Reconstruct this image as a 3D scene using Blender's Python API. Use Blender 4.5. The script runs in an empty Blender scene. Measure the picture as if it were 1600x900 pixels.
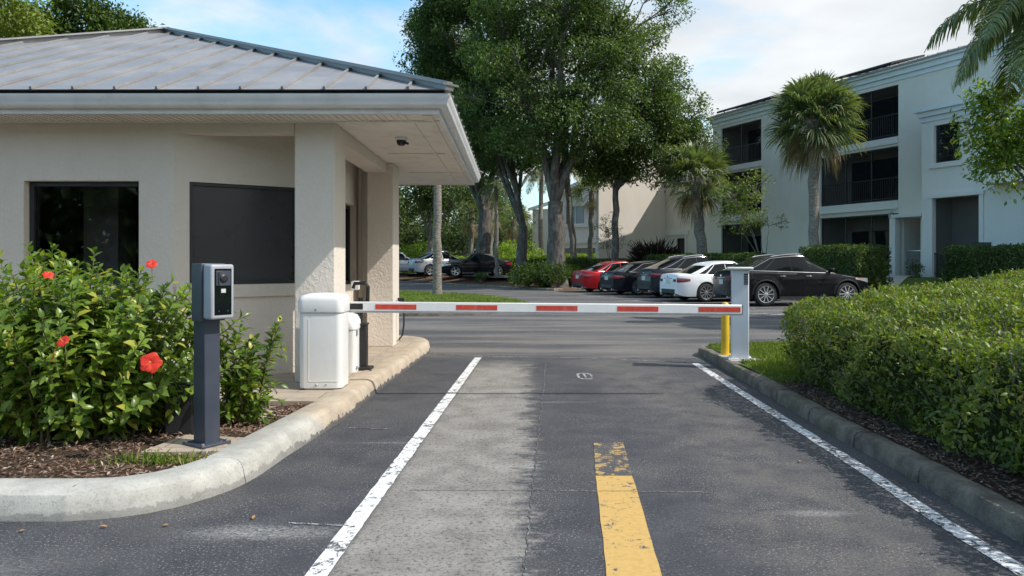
import bpy, bmesh, math, random
import numpy as np
from mathutils import Vector, Matrix
R = math.radians
rng = np.random.default_rng(7)
random.seed(7)
S = bpy.context.scene
COL = S.collection

# ------------------------------------------------------------------ camera
F, CH, YH = 1155.0, 1.45, 408.0          # focal length in photo pixels, eye height, horizon row
cd = bpy.data.cameras.new('camera')
cd.sensor_width = 36.0
cd.lens = 36.0 * F / 1600.0
cd.shift_y = -(450.0 - YH) / 1600.0
cd.clip_start = 0.05
cd.clip_end = 2000.0
cam = bpy.data.objects.new('camera', cd)
COL.objects.link(cam)
cam.location = (0, 0, CH)
cam.rotation_euler = (R(90), 0, 0)
S.camera = cam

# ------------------------------------------------------------------ light
SUN = Vector((1.0, -0.32, 1.12)).normalized()      # towards the sun
ELEV = math.asin(SUN.z)
AZ = math.atan2(SUN.x, SUN.y)                      # clockwise from +Y
ld = bpy.data.lights.new('sun', 'SUN')
ld.energy = 3.3
ld.angle = R(0.55)
ld.color = (1.0, 0.955, 0.89)
sun = bpy.data.objects.new('sun', ld)
COL.objects.link(sun)
sun.rotation_euler = (-SUN).to_track_quat('-Z', 'Y').to_euler()

W = bpy.data.worlds.new("World")
S.world = W
W.use_nodes = True
wt = W.node_tree
wt.nodes.clear()
def wn(t, **k):
    n = wt.nodes.new(t)
    for a, b in k.items(): setattr(n, a, b)
    return n
wo = wn('ShaderNodeOutputWorld'); wb = wn('ShaderNodeBackground')
sky = wn('ShaderNodeTexSky', sky_type='NISHITA')
sky.sun_disc = False
sky.sun_elevation = ELEV
sky.sun_rotation = AZ
sky.air_density = 1.15; sky.dust_density = 1.0; sky.ozone_density = 1.6
tc = wn('ShaderNodeTexCoord')
sep = wn('ShaderNodeSeparateXYZ')
wt.links.new(tc.outputs['Generated'], sep.inputs[0])
def wmath(op, a, b=None, c=None, clamp=False):
    n = wn('ShaderNodeMath', operation=op, use_clamp=clamp)
    for i, v in enumerate((a, b, c)):
        if v is None: continue
        if isinstance(v, (int, float)): n.inputs[i].default_value = v
        else: wt.links.new(v, n.inputs[i])
    return n.outputs[0]
# clouds on a high flat layer: direction divided by its height
zz = wmath('MAXIMUM', sep.outputs['Z'], 0.03)
zz = wmath('ADD', zz, 0.12)
cx = wmath('DIVIDE', sep.outputs['X'], zz); cy = wmath('DIVIDE', sep.outputs['Y'], zz)
comb = wn('ShaderNodeCombineXYZ')
wt.links.new(cx, comb.inputs[0]); wt.links.new(cy, comb.inputs[1])
nz = wn('ShaderNodeTexNoise'); nz.inputs['Scale'].default_value = 1.15; nz.inputs['Detail'].default_value = 9; nz.inputs['Roughness'].default_value = 0.55
nz.inputs['Distortion'].default_value = 0.25
wt.links.new(comb.outputs[0], nz.inputs['Vector'])
bias = wmath('MULTIPLY_ADD', sep.outputs['X'], 0.36, 0.075)     # more cloud towards the right
cl = wmath('ADD', nz.outputs['Fac'], bias)
mr = wn('ShaderNodeMapRange', clamp=True); mr.interpolation_type = 'SMOOTHSTEP'
mr.inputs['From Min'].default_value = 0.40; mr.inputs['From Max'].default_value = 0.68
mr.inputs['To Min'].default_value = 0.0; mr.inputs['To Max'].default_value = 0.88
wt.links.new(cl, mr.inputs['Value'])
nz2 = wn('ShaderNodeTexNoise'); nz2.inputs['Scale'].default_value = 1.7; nz2.inputs['Detail'].default_value = 6
wt.links.new(comb.outputs[0], nz2.inputs['Vector'])
cr = wn('ShaderNodeMapRange'); cr.inputs['From Min'].default_value = 0.36; cr.inputs['From Max'].default_value = 0.62
cr.inputs['To Min'].default_value = 4.1; cr.inputs['To Max'].default_value = 5.1
wt.links.new(nz2.outputs['Fac'], cr.inputs['Value'])
ccol = wn('ShaderNodeVectorMath', operation='SCALE'); ccol.inputs[0].default_value = (1.0, 0.985, 0.965)
wt.links.new(cr.outputs[0], ccol.inputs['Scale'])
mx = wn('ShaderNodeMix', data_type='RGBA')
wt.links.new(mr.outputs[0], mx.inputs['Factor'])
sb = wn('ShaderNodeVectorMath', operation='MULTIPLY'); sb.inputs[1].default_value = (0.95, 1.28, 1.30)
wt.links.new(sky.outputs[0], sb.inputs[0])
wt.links.new(sb.outputs[0], mx.inputs['A']); wt.links.new(ccol.outputs[0], mx.inputs['B'])
wt.links.new(mx.outputs['Result'], wb.inputs['Color'])
wb.inputs['Strength'].default_value = 0.15
wt.links.new(wb.outputs[0], wo.inputs[0])

S.view_settings.view_transform = 'Standard'
S.view_settings.look = 'None'
S.view_settings.exposure = 0.42
S.view_settings.gamma = 1.0
S.view_settings.use_curve_mapping = False
S.render.engine = 'CYCLES'
S.cycles.max_bounces = 6
S.cycles.diffuse_bounces = 3
S.cycles.glossy_bounces = 3
S.cycles.transmission_bounces = 4
S.cycles.transparent_max_bounces = 6
S.cycles.use_denoising = True
S.cycles.use_adaptive_sampling = True
S.cycles.adaptive_threshold = 0.02

# ------------------------------------------------------------------ helpers
def PX(px, py, Y):                 # a point seen at photo pixel (px, py) at distance Y
    return Vector(((px - 800) / F * Y, Y, CH - (py - YH) / F * Y))
def G(px, py, z=0.0):              # the ground point (height z) seen at photo pixel
    Y = F * (CH - z) / (py - YH)
    return Vector(((px - 800) / F * Y, Y, z))

def tag(o, label=None, cat=None, group=None, kind=None):
    if label: o['label'] = label
    if cat: o['category'] = cat
    if group: o['group'] = group
    if kind: o['kind'] = kind
    return o
def empty(name, loc=(0, 0, 0), rz=0.0, label=None, cat=None, group=None):
    o = bpy.data.objects.new(name, None)
    o.empty_display_size = 0.2
    o.location = loc
    o.rotation_euler = (0, 0, rz)
    COL.objects.link(o)
    return tag(o, label, cat, group)

class MB:
    def __init__(self): self.v = []; self.f = []
    def add(self, vs, fs, M=None):
        n = len(self.v)
        if M is not None: vs = [M @ Vector(v) for v in vs]
        self.v.extend([tuple(v) for v in vs])
        self.f.extend([tuple(i + n for i in f) for f in fs])
        return self
    def box(self, c, s, rz=0.0, M=None):
        x, y, z = s[0] / 2, s[1] / 2, s[2] / 2
        vs = [(-x,-y,-z),(x,-y,-z),(x,y,-z),(-x,y,-z),(-x,-y,z),(x,-y,z),(x,y,z),(-x,y,z)]
        fs = [(0,3,2,1),(4,5,6,7),(0,1,5,4),(1,2,6,5),(2,3,7,6),(3,0,4,7)]
        T = Matrix.Translation(Vector(c)) @ Matrix.Rotation(rz, 4, 'Z')
        if M is not None: T = M @ T
        return self.add(vs, fs, T)
    def bar(self, a, b, w, h, up=(0, 0, 1)):          # square bar from a to b
        a, b = Vector(a), Vector(b); d = (b - a); L = d.length
        if L < 1e-6: return self
        x = d / L; upv = Vector(up)
        y = upv.cross(x)
        if y.length < 1e-4: y = Vector((0, 1, 0)).cross(x)
        y.normalize(); z = x.cross(y)
        vs = []
        for p in (a, b):
            for sy, sz in ((-1,-1),(1,-1),(1,1),(-1,1)): vs.append(p + y * (sy * w / 2) + z * (sz * h / 2))
        return self.add(vs, [(0,3,2,1),(4,5,6,7),(0,1,5,4),(1,2,6,5),(2,3,7,6),(3,0,4,7)])
    def tube(self, pts, rad, n=8, cap=True):
        pts = [Vector(p) for p in pts]
        if not isinstance(rad, (list, tuple)): rad = [rad] * len(pts)
        vs = []; fs = []
        ref = None
        for i, p in enumerate(pts):
            d = (pts[min(i + 1, len(pts) - 1)] - pts[max(i - 1, 0)])
            if d.length < 1e-9: d = Vector((0, 0, 1))
            d.normalize()
            if ref is None:
                ref = Vector((1, 0, 0)) if abs(d.x) < 0.8 else Vector((0, 1, 0))
            u = (ref - d * ref.dot(d))
            if u.length < 1e-4: u = d.orthogonal()
            u.normalize(); ref = u
            w = d.cross(u)
            for k in range(n):
                a = 2 * math.pi * k / n
                vs.append(p + (u * math.cos(a) + w * math.sin(a)) * rad[i])
        for i in range(len(pts) - 1):
            for k in range(n):
                fs.append((i*n+k, i*n+(k+1)%n, (i+1)*n+(k+1)%n, (i+1)*n+k))
        if cap:
            fs.append(tuple(range(n))[::-1]); fs.append(tuple((len(pts)-1)*n+k for k in range(n)))
        return self.add(vs, fs)
    def lathe(self, prof, n=24, M=None, closed=False):   # prof: (radius, height) about z
        vs = []; fs = []
        for r, z in prof:
            for k in range(n):
                a = 2 * math.pi * k / n
                vs.append((r * math.cos(a), r * math.sin(a), z))
        m = len(prof)
        for i in range(m - 1 if not closed else m):
            j = (i + 1) % m
            for k in range(n):
                fs.append((i*n+k, i*n+(k+1)%n, j*n+(k+1)%n, j*n+k))
        if not closed:
            fs.append(tuple(range(n))[::-1]); fs.append(tuple((m-1)*n+k for k in range(n)))
        return self.add(vs, fs, M)
    def prism(self, poly, z0, z1, M=None):
        n = len(poly)
        vs = [(p[0], p[1], z0) for p in poly] + [(p[0], p[1], z1) for p in poly]
        fs = [tuple(range(n))[::-1], tuple(range(n, 2*n))]
        for i in range(n): fs.append((i, (i+1)%n, n+(i+1)%n, n+i))
        return self.add(vs, fs, M)
    def build(self, name, mat, parent=None, smooth=False, bevel=0.0, seg=2, angle=None):
        me = bpy.data.meshes.new(name)
        me.from_pydata(self.v, [], self.f)
        me.update()
        if mat is not None: me.materials.append(mat)
        if smooth or bevel:
            for p in me.polygons: p.use_smooth = True
            me.set_sharp_from_angle(angle=R(angle if angle is not None else 38))
        o = bpy.data.objects.new(name, me)
        COL.objects.link(o)
        if parent is not None: o.parent = parent
        if bevel:
            md = o.modifiers.new('bevel', 'BEVEL'); md.width = bevel; md.segments = seg; md.limit_method = 'ANGLE'; md.angle_limit = R(40)
            md.harden_normals = False
        return o

def build_each(mb, name, mat, par, **k):
    """one object for every separate piece collected in mb"""
    p = list(range(len(mb.v)))
    def find(a):
        while p[a] != a: p[a] = p[p[a]]; a = p[a]
        return a
    for f in mb.f:
        r = find(f[0])
        for i in f[1:]: p[find(i)] = r
    groups = {}
    for f in mb.f: groups.setdefault(find(f[0]), []).append(f)
    out = []
    for fs in groups.values():
        ids = sorted({i for f in fs for i in f}); mp = {j: n for n, j in enumerate(ids)}
        q = MB(); q.add([mb.v[i] for i in ids], [tuple(mp[i] for i in f) for f in fs]); out.append(part(q, name, mat, par, **k))
    return out

def mesh_np(name, V, faces, mat, parent=None, smooth=False):
    """V (n,3) array, faces (m,k) array of one face size."""
    me = bpy.data.meshes.new(name)
    V = np.asarray(V, dtype=np.float32); Fa = np.asarray(faces, dtype=np.int32)
    m, k = Fa.shape
    me.vertices.add(len(V)); me.vertices.foreach_set('co', V.ravel())
    me.loops.add(m * k); me.loops.foreach_set('vertex_index', Fa.ravel())
    me.polygons.add(m)
    me.polygons.foreach_set('loop_start', np.arange(0, m * k, k, dtype=np.int32))
    me.polygons.foreach_set('loop_total', np.full(m, k, dtype=np.int32))
    me.update(calc_edges=True)
    if smooth: me.polygons.foreach_set('use_smooth', np.ones(m, dtype=bool))
    me.materials.append(mat)
    o = bpy.data.objects.new(name, me)
    COL.objects.link(o)
    if parent is not None: o.parent = parent
    return o

def copy_tree(o, parent=None):
    c = o.copy(); COL.objects.link(c); c.parent = parent
    for ch in list(o.children): copy_tree(ch, c)
    return c

# ------------------------------------------------------------------ materials
class NT:
    def __init__(self, name):
        self.m = bpy.data.materials.new(name); self.m.use_nodes = True
        self.t = self.m.node_tree; self.t.nodes.clear()
        self.out = self.n('ShaderNodeOutputMaterial')
    def n(self, t, **k):
        x = self.t.nodes.new(t)
        for a, b in k.items(): setattr(x, a, b)
        return x
    def link(self, a, b): self.t.links.new(a, b)
    def set(self, sock, v):
        if isinstance(v, (int, float)): sock.default_value = v
        elif isinstance(v, (tuple, list)):
            sock.default_value = tuple(v) + ((1.0,) if len(v) == 3 and len(sock.default_value) == 4 else ())
        else: self.link(v, sock)
    def math(self, op, a, b=None, c=None, clamp=False):
        x = self.n('ShaderNodeMath', operation=op, use_clamp=clamp)
        for i, v in enumerate((a, b, c)):
            if v is not None: self.set(x.inputs[i], v)
        return x.outputs[0]
    def pos(self, obj=False):
        if obj: return self.n('ShaderNodeTexCoord').outputs['Object']
        return self.n('ShaderNodeNewGeometry').outputs['Position']
    def noise(self, vec, scale, detail=4, rough=0.55, out='Fac', dist=0.0):
        x = self.n('ShaderNodeTexNoise'); self.set(x.inputs['Scale'], scale)
        x.inputs['Detail'].default_value = detail; x.inputs['Roughness'].default_value = rough
        x.inputs['Distortion'].default_value = dist
        if vec is not None: self.link(vec, x.inputs['Vector'])
        return x.outputs[out]
    def scale(self, vec, s):
        x = self.n('ShaderNodeMapping'); self.link(vec, x.inputs['Vector'])
        x.inputs['Scale'].default_value = s
        return x.outputs[0]
    def ramp(self, v, a, b, lo=0.0, hi=1.0, smooth=True):
        x = self.n('ShaderNodeMapRange', clamp=True)
        if smooth: x.interpolation_type = 'SMOOTHSTEP'
        self.set(x.inputs['Value'], v)
        x.inputs['From Min'].default_value = a; x.inputs['From Max'].default_value = b
        x.inputs['To Min'].default_value = lo; x.inputs['To Max'].default_value = hi
        return x.outputs[0]
    def mix(self, f, a, b, mode='MIX'):
        x = self.n('ShaderNodeMix', data_type='RGBA', blend_type=mode)
        self.set(x.inputs['Factor'], f); self.set(x.inputs['A'], a); self.set(x.inputs['B'], b)
        return x.outputs['Result']
    def bump(self, h, strength=0.3, dist=0.01, normal=None):
        x = self.n('ShaderNodeBump'); x.inputs['Strength'].default_value = strength; x.inputs['Distance'].default_value = dist
        self.link(h, x.inputs['Height'])
        if normal is not None: self.link(normal, x.inputs['Normal'])
        return x.outputs[0]
    def bsdf(self, col, rough=0.7, metal=0.0, spec=0.5, normal=None, coat=0.0, coat_r=0.03, emit=None, **k):
        x = self.n('ShaderNodeBsdfPrincipled')
        self.set(x.inputs['Base Color'], col); self.set(x.inputs['Roughness'], rough)
        x.inputs['Metallic'].default_value = metal; x.inputs['Specular IOR Level'].default_value = spec
        x.inputs['Coat Weight'].default_value = coat; x.inputs['Coat Roughness'].default_value = coat_r
        if normal is not None: self.link(normal, x.inputs['Normal'])
        self.link(x.outputs[0], self.out.inputs[0])
        return x

def mat_plain(name, col, rough=0.6, metal=0.0, spec=0.5, var=0.12, vs=6.0, bump=0.0, bs=60.0, bd=0.002, coat=0.0, coat_r=0.03, dirt=None, obj=True):
    t = NT(name)
    p = t.pos(obj)
    n1 = t.noise(p, vs, 5)
    f = t.ramp(n1, 0.3, 0.7, 1 - var, 1 + var, False)
    c = t.n('ShaderNodeVectorMath', operation='SCALE'); c.inputs[0].default_value = col; t.link(f, c.inputs['Scale'])
    cc = c.outputs[0]
    if dirt:
        n2 = t.noise(t.scale(p, (1, 1, 0.35)), vs * 1.9, 6, 0.65)
        cc = t.mix(t.ramp(n2, 0.48, 0.72, 0, dirt[1]), cc, dirt[0])
    nr = None
    if bump: nr = t.bump(t.noise(p, bs, 4, 0.6), bump, bd)
    r = t.ramp(t.noise(p, vs * 2.3, 3), 0.3, 0.7, rough * 0.9, min(1, rough * 1.1), False)
    t.bsdf(cc, r, metal, spec, nr, coat, coat_r)
    return t.m

def mat_stucco(name, col, lump=0.5, dirt=0.25):
    t = NT(name); p = t.pos(True)
    h = t.noise(p, 22, 3, 0.5, dist=0.6); h2 = t.noise(p, 120, 3, 0.6)
    hh = t.math('MULTIPLY_ADD', h2, 0.25, t.ramp(h, 0.42, 0.6))
    nb = t.bump(hh, lump, 0.012)
    big = t.noise(t.scale(p, (1, 1, 0.4)), 1.3, 6, 0.6)
    c = t.mix(t.ramp(big, 0.35, 0.75, 0, dirt), col, (col[0]*0.72, col[1]*0.70, col[2]*0.66))
    c = t.mix(t.ramp(t.noise(p, 9, 5, 0.7), 0.5, 0.8, 0, 0.12), c, (col[0]*0.6, col[1]*0.58, col[2]*0.52))
    t.bsdf(c, 0.9, 0, 0.25, nb)
    return t.m

def mat_leaf(name, c1, c2, c3=None, rough=0.45, trans=0.35, spec=0.4, seedscale=0.6):
    """c1 dark, c2 bright, random per leaf and by clumps."""
    t = NT(name)
    g = t.n('ShaderNodeNewGeometry')
    rnd = g.outputs['Random Per Island']
    cl = t.noise(g.outputs['Position'], seedscale, 3, 0.6)
    f = t.math('ADD', t.math('MULTIPLY', rnd, 0.65), t.ramp(cl, 0.3, 0.7, -0.2, 0.5, False), clamp=True)
    c = t.mix(f, c1, c2)
    if c3 is not None:
        c = t.mix(t.ramp(t.math('FRACT', t.math('MULTIPLY', rnd, 17.3)), 0.9, 0.95), c, c3)
    b = t.n('ShaderNodeBsdfPrincipled'); t.link(c, b.inputs['Base Color'])
    b.inputs['Roughness'].default_value = rough; b.inputs['Specular IOR Level'].default_value = spec
    tr = t.n('ShaderNodeBsdfTranslucent')
    tcx = t.mix(1.0, c, (1.5, 1.6, 0.5), 'MULTIPLY'); t.link(tcx, tr.inputs['Color'])
    ms = t.n('ShaderNodeMixShader'); ms.inputs[0].default_value = trans
    t.link(b.outputs[0], ms.inputs[1]); t.link(tr.outputs[0], ms.inputs[2]); t.link(ms.outputs[0], t.out.inputs[0])
    return t.m

def mat_glass(name, tint=(0.012, 0.014, 0.016), rough=0.03, spec=0.6):
    t = NT(name)
    n = t.bump(t.noise(t.pos(True), 1.5, 2), 0.03, 0.05)
    t.bsdf(tint, rough, 0, spec, n)
    return t.m

def mat_bark(name, c1, c2, sc=9.0, ring=False):
    t = NT(name); p = t.pos(True)
    st = t.scale(p, (1, 1, 3.0) if ring else (1, 1, 0.25))
    n = t.noise(st, sc, 6, 0.65, dist=0.4)
    n2 = t.noise(p, 2.5, 4, 0.6)
    c = t.mix(t.ramp(n, 0.35, 0.65), c1, c2)
    c = t.mix(t.ramp(n2, 0.5, 0.75, 0, 0.45), c, (0.34, 0.34, 0.31))
    t.bsdf(c, 0.95, 0, 0.15, t.bump(n, 0.9, 0.03))
    return t.m

M = {}
M['stucco'] = mat_stucco('stucco_beige', (0.73, 0.66, 0.58), 0.27)
M['stucco_far'] = mat_stucco('stucco_far', (0.74, 0.68, 0.605), 0.25, 0.2)
M['stucco_blue'] = mat_stucco('stucco_pale', (0.72, 0.685, 0.645), 0.2, 0.15)
M['soffit'] = mat_plain('soffit_paint', (0.77, 0.715, 0.64), 0.7, var=0.05, vs=2, dirt=((0.42, 0.37, 0.31), 0.35))
M['white_metal'] = mat_plain('white_powder_coat', (0.80, 0.80, 0.785), 0.38, var=0.03, vs=3, dirt=((0.58, 0.56, 0.52), 0.18))
M['gutter'] = mat_plain('gutter_white', (0.74, 0.75, 0.76), 0.45, var=0.06, vs=3, dirt=((0.45, 0.44, 0.41), 0.3))
M['pale_blue_metal'] = mat_plain('pale_grey_metal', (0.68, 0.71, 0.75), 0.4, var=0.04, vs=3, dirt=((0.5, 0.52, 0.54), 0.2))
M['black_metal'] = mat_plain('black_metal', (0.018, 0.018, 0.02), 0.5, var=0.2)
M['dark_frame'] = mat_plain('dark_bronze_frame', (0.03, 0.031, 0.036), 0.45, var=0.15)
M['navy_post'] = mat_plain('dark_slate_powder_coat', (0.045, 0.055, 0.078), 0.42, var=0.12, vs=5, dirt=((0.09, 0.09, 0.09), 0.25))
M['grey_housing'] = mat_plain('grey_housing', (0.36, 0.38, 0.42), 0.38, var=0.06)
M['yellow'] = mat_plain('yellow_post_paint', (0.78, 0.50, 0.03), 0.42, var=0.1, dirt=((0.4, 0.27, 0.06), 0.25))
M['red_tape'] = mat_plain('red_reflective_tape', (0.62, 0.07, 0.045), 0.35, var=0.12, vs=12, dirt=((0.55, 0.3, 0.26), 0.35))
M['black_tape'] = mat_plain('black_tape', (0.02, 0.02, 0.022), 0.4, var=0.2)
M['alu'] = mat_plain('aluminium', (0.55, 0.55, 0.56), 0.35, 0.7)
M['screen'] = mat_plain('window_screen', (0.045, 0.045, 0.048), 0.28, spec=0.5, var=0.25, vs=0.9)
def mat_pane(name, tr, gl):
    t = NT(name); a = t.n('ShaderNodeBsdfTransparent'); a.inputs[0].default_value = (tr, tr, tr*1.02, 1)
    g = t.n('ShaderNodeBsdfGlossy'); g.inputs['Roughness'].default_value = .02; g.inputs['Color'].default_value = (.9, .95, 1, 1)
    f = t.n('ShaderNodeFresnel'); f.inputs[0].default_value = 1.5
    m_ = t.n('ShaderNodeMixShader'); t.link(t.math('MULTIPLY', f.outputs[0], gl, clamp=True), m_.inputs[0]); t.link(a.outputs[0], m_.inputs[1]); t.link(g.outputs[0], m_.inputs[2]); t.link(m_.outputs[0], t.out.inputs[0]); return t.m
M['glass'] = mat_glass('window_glass')
M['pane'] = mat_pane('clear_window_pane', .8, 1.0)
def mat_mesh(name, k, col):
    t = NT(name); a = t.n('ShaderNodeBsdfTransparent'); d = t.n('ShaderNodeBsdfDiffuse'); d.inputs[0].default_value = col + (1,)
    m_ = t.n('ShaderNodeMixShader'); m_.inputs[0].default_value = k; t.link(a.outputs[0], m_.inputs[1]); t.link(d.outputs[0], m_.inputs[2]); t.link(m_.outputs[0], t.out.inputs[0]); return t.m
M['insect_and_shade_screen'] = mat_mesh('insect_and_shade_mesh', .60, (.012, .012, .014))
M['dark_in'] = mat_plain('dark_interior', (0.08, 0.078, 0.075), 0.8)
M['bark'] = mat_bark('oak_bark', (0.075, 0.068, 0.06), (0.17, 0.155, 0.14))
M['bark_palm'] = mat_bark('palm_bark', (0.15, 0.13, 0.11), (0.30, 0.275, 0.24), 7, True)
M['bark_thin'] = mat_bark('twig_bark', (0.16, 0.14, 0.12), (0.30, 0.27, 0.23), 20)
M['stem'] = mat_plain('shrub_stem', (0.16, 0.15, 0.07), 0.7, var=0.3, vs=12)
M['leaf_oak'] = mat_leaf('oak_leaves', (0.040, 0.075, 0.024), (0.14, 0.215, 0.055), (0.22, 0.27, 0.09), rough=0.42)
M['leaf_oak2'] = mat_leaf('oak_leaves_dark', (0.032, 0.062, 0.022), (0.105, 0.17, 0.05), rough=0.45)
M['leaf_hedge'] = mat_leaf('hedge_leaves', (0.060, 0.100, 0.018), (0.235, 0.300, 0.045), (0.30, 0.24, 0.10), rough=0.42, seedscale=1.6)
M['leaf_hedge_far'] = mat_leaf('far_hedge_leaves', (0.025, 0.055, 0.015), (0.11, 0.17, 0.03), rough=0.45, seedscale=1.2)
M['leaf_lime'] = mat_leaf('lime_leaves', (0.12, 0.20, 0.02), (0.34, 0.46, 0.05), rough=0.5, seedscale=1.2)
M['leaf_hib'] = mat_leaf('hibiscus_leaves', (0.065, 0.13, 0.018), (0.25, 0.36, 0.05), (0.42, 0.42, 0.07), rough=0.33, seedscale=2.2, spec=0.5)
M['leaf_bg'] = mat_leaf('background_leaves', (0.035, 0.06, 0.022), (0.13, 0.19, 0.055), (0.25, 0.27, 0.10), rough=0.5)
M['leaf_palm'] = mat_leaf('palm_leaves', (0.075, 0.115, 0.045), (0.22, 0.27, 0.11), (0.36, 0.33, 0.19), rough=0.4, trans=0.25, seedscale=1.0)
M['leaf_palm_dead'] = mat_leaf('dry_palm_leaves', (0.22, 0.16, 0.09), (0.42, 0.34, 0.20), rough=0.7, trans=0.15)
M['leaf_purple'] = mat_leaf('purple_leaves', (0.018, 0.012, 0.014), (0.06, 0.04, 0.04), rough=0.5)
M['leaf_sparse'] = mat_leaf('sparse_yellow_green_leaves', (0.12, 0.17, 0.035), (0.30, 0.36, 0.09), rough=0.5)
M['petal'] = mat_leaf('red_petal', (0.65, 0.035, 0.02), (0.80, 0.07, 0.04), rough=0.5, trans=0.3)
M['stamen'] = mat_plain('stamen', (0.8, 0.55, 0.1), 0.6)
M['blade'] = mat_leaf('grass_blades', (0.10, 0.16, 0.025), (0.27, 0.36, 0.06), (0.38, 0.35, 0.15), rough=0.5, trans=0.3)
M['rubber'] = mat_plain('tyre_rubber', (0.018, 0.018, 0.019), 0.75, var=0.1)
M['rim'] = mat_plain('alloy_rim', (0.62, 0.63, 0.65), 0.25, 0.75, var=0.02)
M['chrome'] = mat_plain('chrome', (0.75, 0.76, 0.78), 0.12, 1.0, var=0.01)
M['tail'] = mat_plain('tail_lamp_red', (0.22, 0.012, 0.014), 0.12, var=0.1, coat=0.8)
M['head'] = mat_plain('head_lamp', (0.45, 0.47, 0.5), 0.08, 0.3, var=0.05, coat=1.0)
M['amber'] = mat_plain('amber_lamp', (0.7, 0.22, 0.03), 0.2, var=0.05)
M['plate'] = mat_plain('licence_plate', (0.55, 0.58, 0.55), 0.4, var=0.15, vs=30)
M['car_glass'] = mat_glass('car_glass', (0.006, 0.009, 0.010), 0.03, 0.3)
M['trim'] = mat_plain('black_plastic', (0.022, 0.022, 0.023), 0.55)
# ------------------------------------------------------------------ ground materials
def asphalt_mat():
    t = NT('asphalt'); p = t.pos()
    s = t.n('ShaderNodeSeparateXYZ'); t.link(p, s.inputs[0]); X, Y = s.outputs[0], s.outputs[1]
    big = t.noise(p, 0.55, 5, 0.6); med = t.noise(p, 3.0, 6, 0.65, dist=0.3)
    fine = t.noise(p, 42, 4, 0.75); grit = t.noise(p, 75, 3, 0.8)
    streak = t.noise(t.scale(p, (0.22, 1.3, 1)), 1.0, 5, 0.6)
    # dark sealed asphalt
    c = t.mix(t.ramp(med, 0.3, 0.72), (0.041, 0.044, 0.053), (0.070, 0.072, 0.081))
    c = t.mix(t.ramp(big, 0.45, 0.7, 0, 0.6), c, (0.100, 0.096, 0.091))
    # browner and more worn towards the right wheel track
    xr = t.math('ADD', X, t.math('MULTIPLY', t.math('SUBTRACT', big, 0.5), 2.4))
    rw = t.math('MULTIPLY', t.ramp(xr, 0.8, 1.5), t.math('SUBTRACT', 1.0, t.ramp(xr, 1.9, 2.5)))
    c = t.mix(t.math('MULTIPLY', rw, t.ramp(med, 0.35, 0.65, 0.2, 0.8)), c, (0.125, 0.117, 0.108))
    # older grey surface past the lane
    far = t.ramp(t.math('ADD', Y, t.math('MULTIPLY', t.math('SUBTRACT', med, 0.5), 0.8)), 10.95, 11.15)
    cf = t.mix(t.ramp(streak, 0.38, 0.64), (0.072, 0.072, 0.078), (0.175, 0.162, 0.148))
    c = t.mix(far, c, cf)
    # worn pale strip
    n1 = t.math('MULTIPLY', t.math('SUBTRACT', t.noise(p, 2.2, 6, 0.7), 0.5), 0.42)
    n2 = t.math('MULTIPLY', t.math('SUBTRACT', t.noise(p, 22, 4, 0.7), 0.5), 0.16)
    n3 = t.math('MULTIPLY', t.math('SUBTRACT', t.noise(t.scale(p, (1.2, 3.2, 1)), 3.0, 7, 0.75), 0.5), 0.9)
    xx = t.math('ADD', X, t.math('ADD', n1, t.math('ADD', n2, n3)))
    xl = t.math('MULTIPLY_ADD', Y, 0.0518, -1.079)
    e0 = t.ramp(t.math('SUBTRACT', X, xl), 0.02, 0.09)
    xrr = t.math('MULTIPLY_ADD', Y, 0.024, 0.0)
    e1 = t.math('SUBTRACT', 1.0, t.ramp(t.math('SUBTRACT', xx, xrr), -0.13, 0.09))
    yend = t.math('SUBTRACT', 1.0, t.ramp(t.math('ADD', Y, t.math('MULTIPLY', n1, 3.0)), 10.0, 10.9))
    w = t.math('MULTIPLY', t.math('MULTIPLY', e0, e1), yend)
    wsoft = t.ramp(t.math('ADD', fine, t.math('MULTIPLY', med, 0.35)), 0.44, 0.80, 0.55, 1.0)
    pale = t.mix(t.ramp(med, 0.3, 0.7), (0.215, 0.200, 0.182), (0.31, 0.295, 0.27))
    pale = t.mix(t.ramp(big, 0.5, 0.75, 0, 0.4), pale, (0.16, 0.15, 0.14))
    c = t.mix(t.math('MULTIPLY', w, wsoft), c, pale)
    worm = t.ramp(t.noise(t.scale(p, (1, 2.2, 1)), 26, 5, 0.8, dist=1.5), 0.44, 0.56, 0.12, 1.0)
    # grey scuffs next to the kerb and a few on the right
    for (sx, sy, rx, ry, am) in ((-1.35, 3.95, 0.46, 0.12, 0.75), (1.78, 4.25, 0.22, 0.06, 0.55), (-1.0, 5.9, 0.25, 0.03, 0.45), (-2.9, 3.4, 0.9, 0.35, 0.4), (0.35, 7.6, 0.6, 0.05, 0.3)):
        dx = t.math('DIVIDE', t.math('SUBTRACT', X, sx), rx); dy = t.math('DIVIDE', t.math('SUBTRACT', Y, sy), ry)
        d = t.math('SQRT', t.math('ADD', t.math('MULTIPLY', dx, dx), t.math('MULTIPLY', dy, dy)))
        d = t.math('ADD', d, t.math('MULTIPLY', t.math('SUBTRACT', fine, 0.5), 3.4))
        c = t.mix(t.math('MULTIPLY', t.math('SUBTRACT', am, t.ramp(d, 0.4, 1.2, 0, am)), worm), c, (0.36, 0.355, 0.345))
    # aggregate: pale chips and dark pits
    c = t.mix(t.math('MULTIPLY', t.ramp(grit, 0.56, 0.64, 0, 0.85), t.ramp(t.noise(p, 1.7, 5, 0.7), 0.38, 0.62, 0.30, 1.0)), c, (0.37, 0.35, 0.32))
    c = t.mix(t.ramp(fine, 0.34, 0.47, 0.75, 0), c, (0.03, 0.03, 0.034))
    h = t.math('ADD', t.math('MULTIPLY', fine, 0.6), t.math('MULTIPLY', grit, 0.6))
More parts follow.
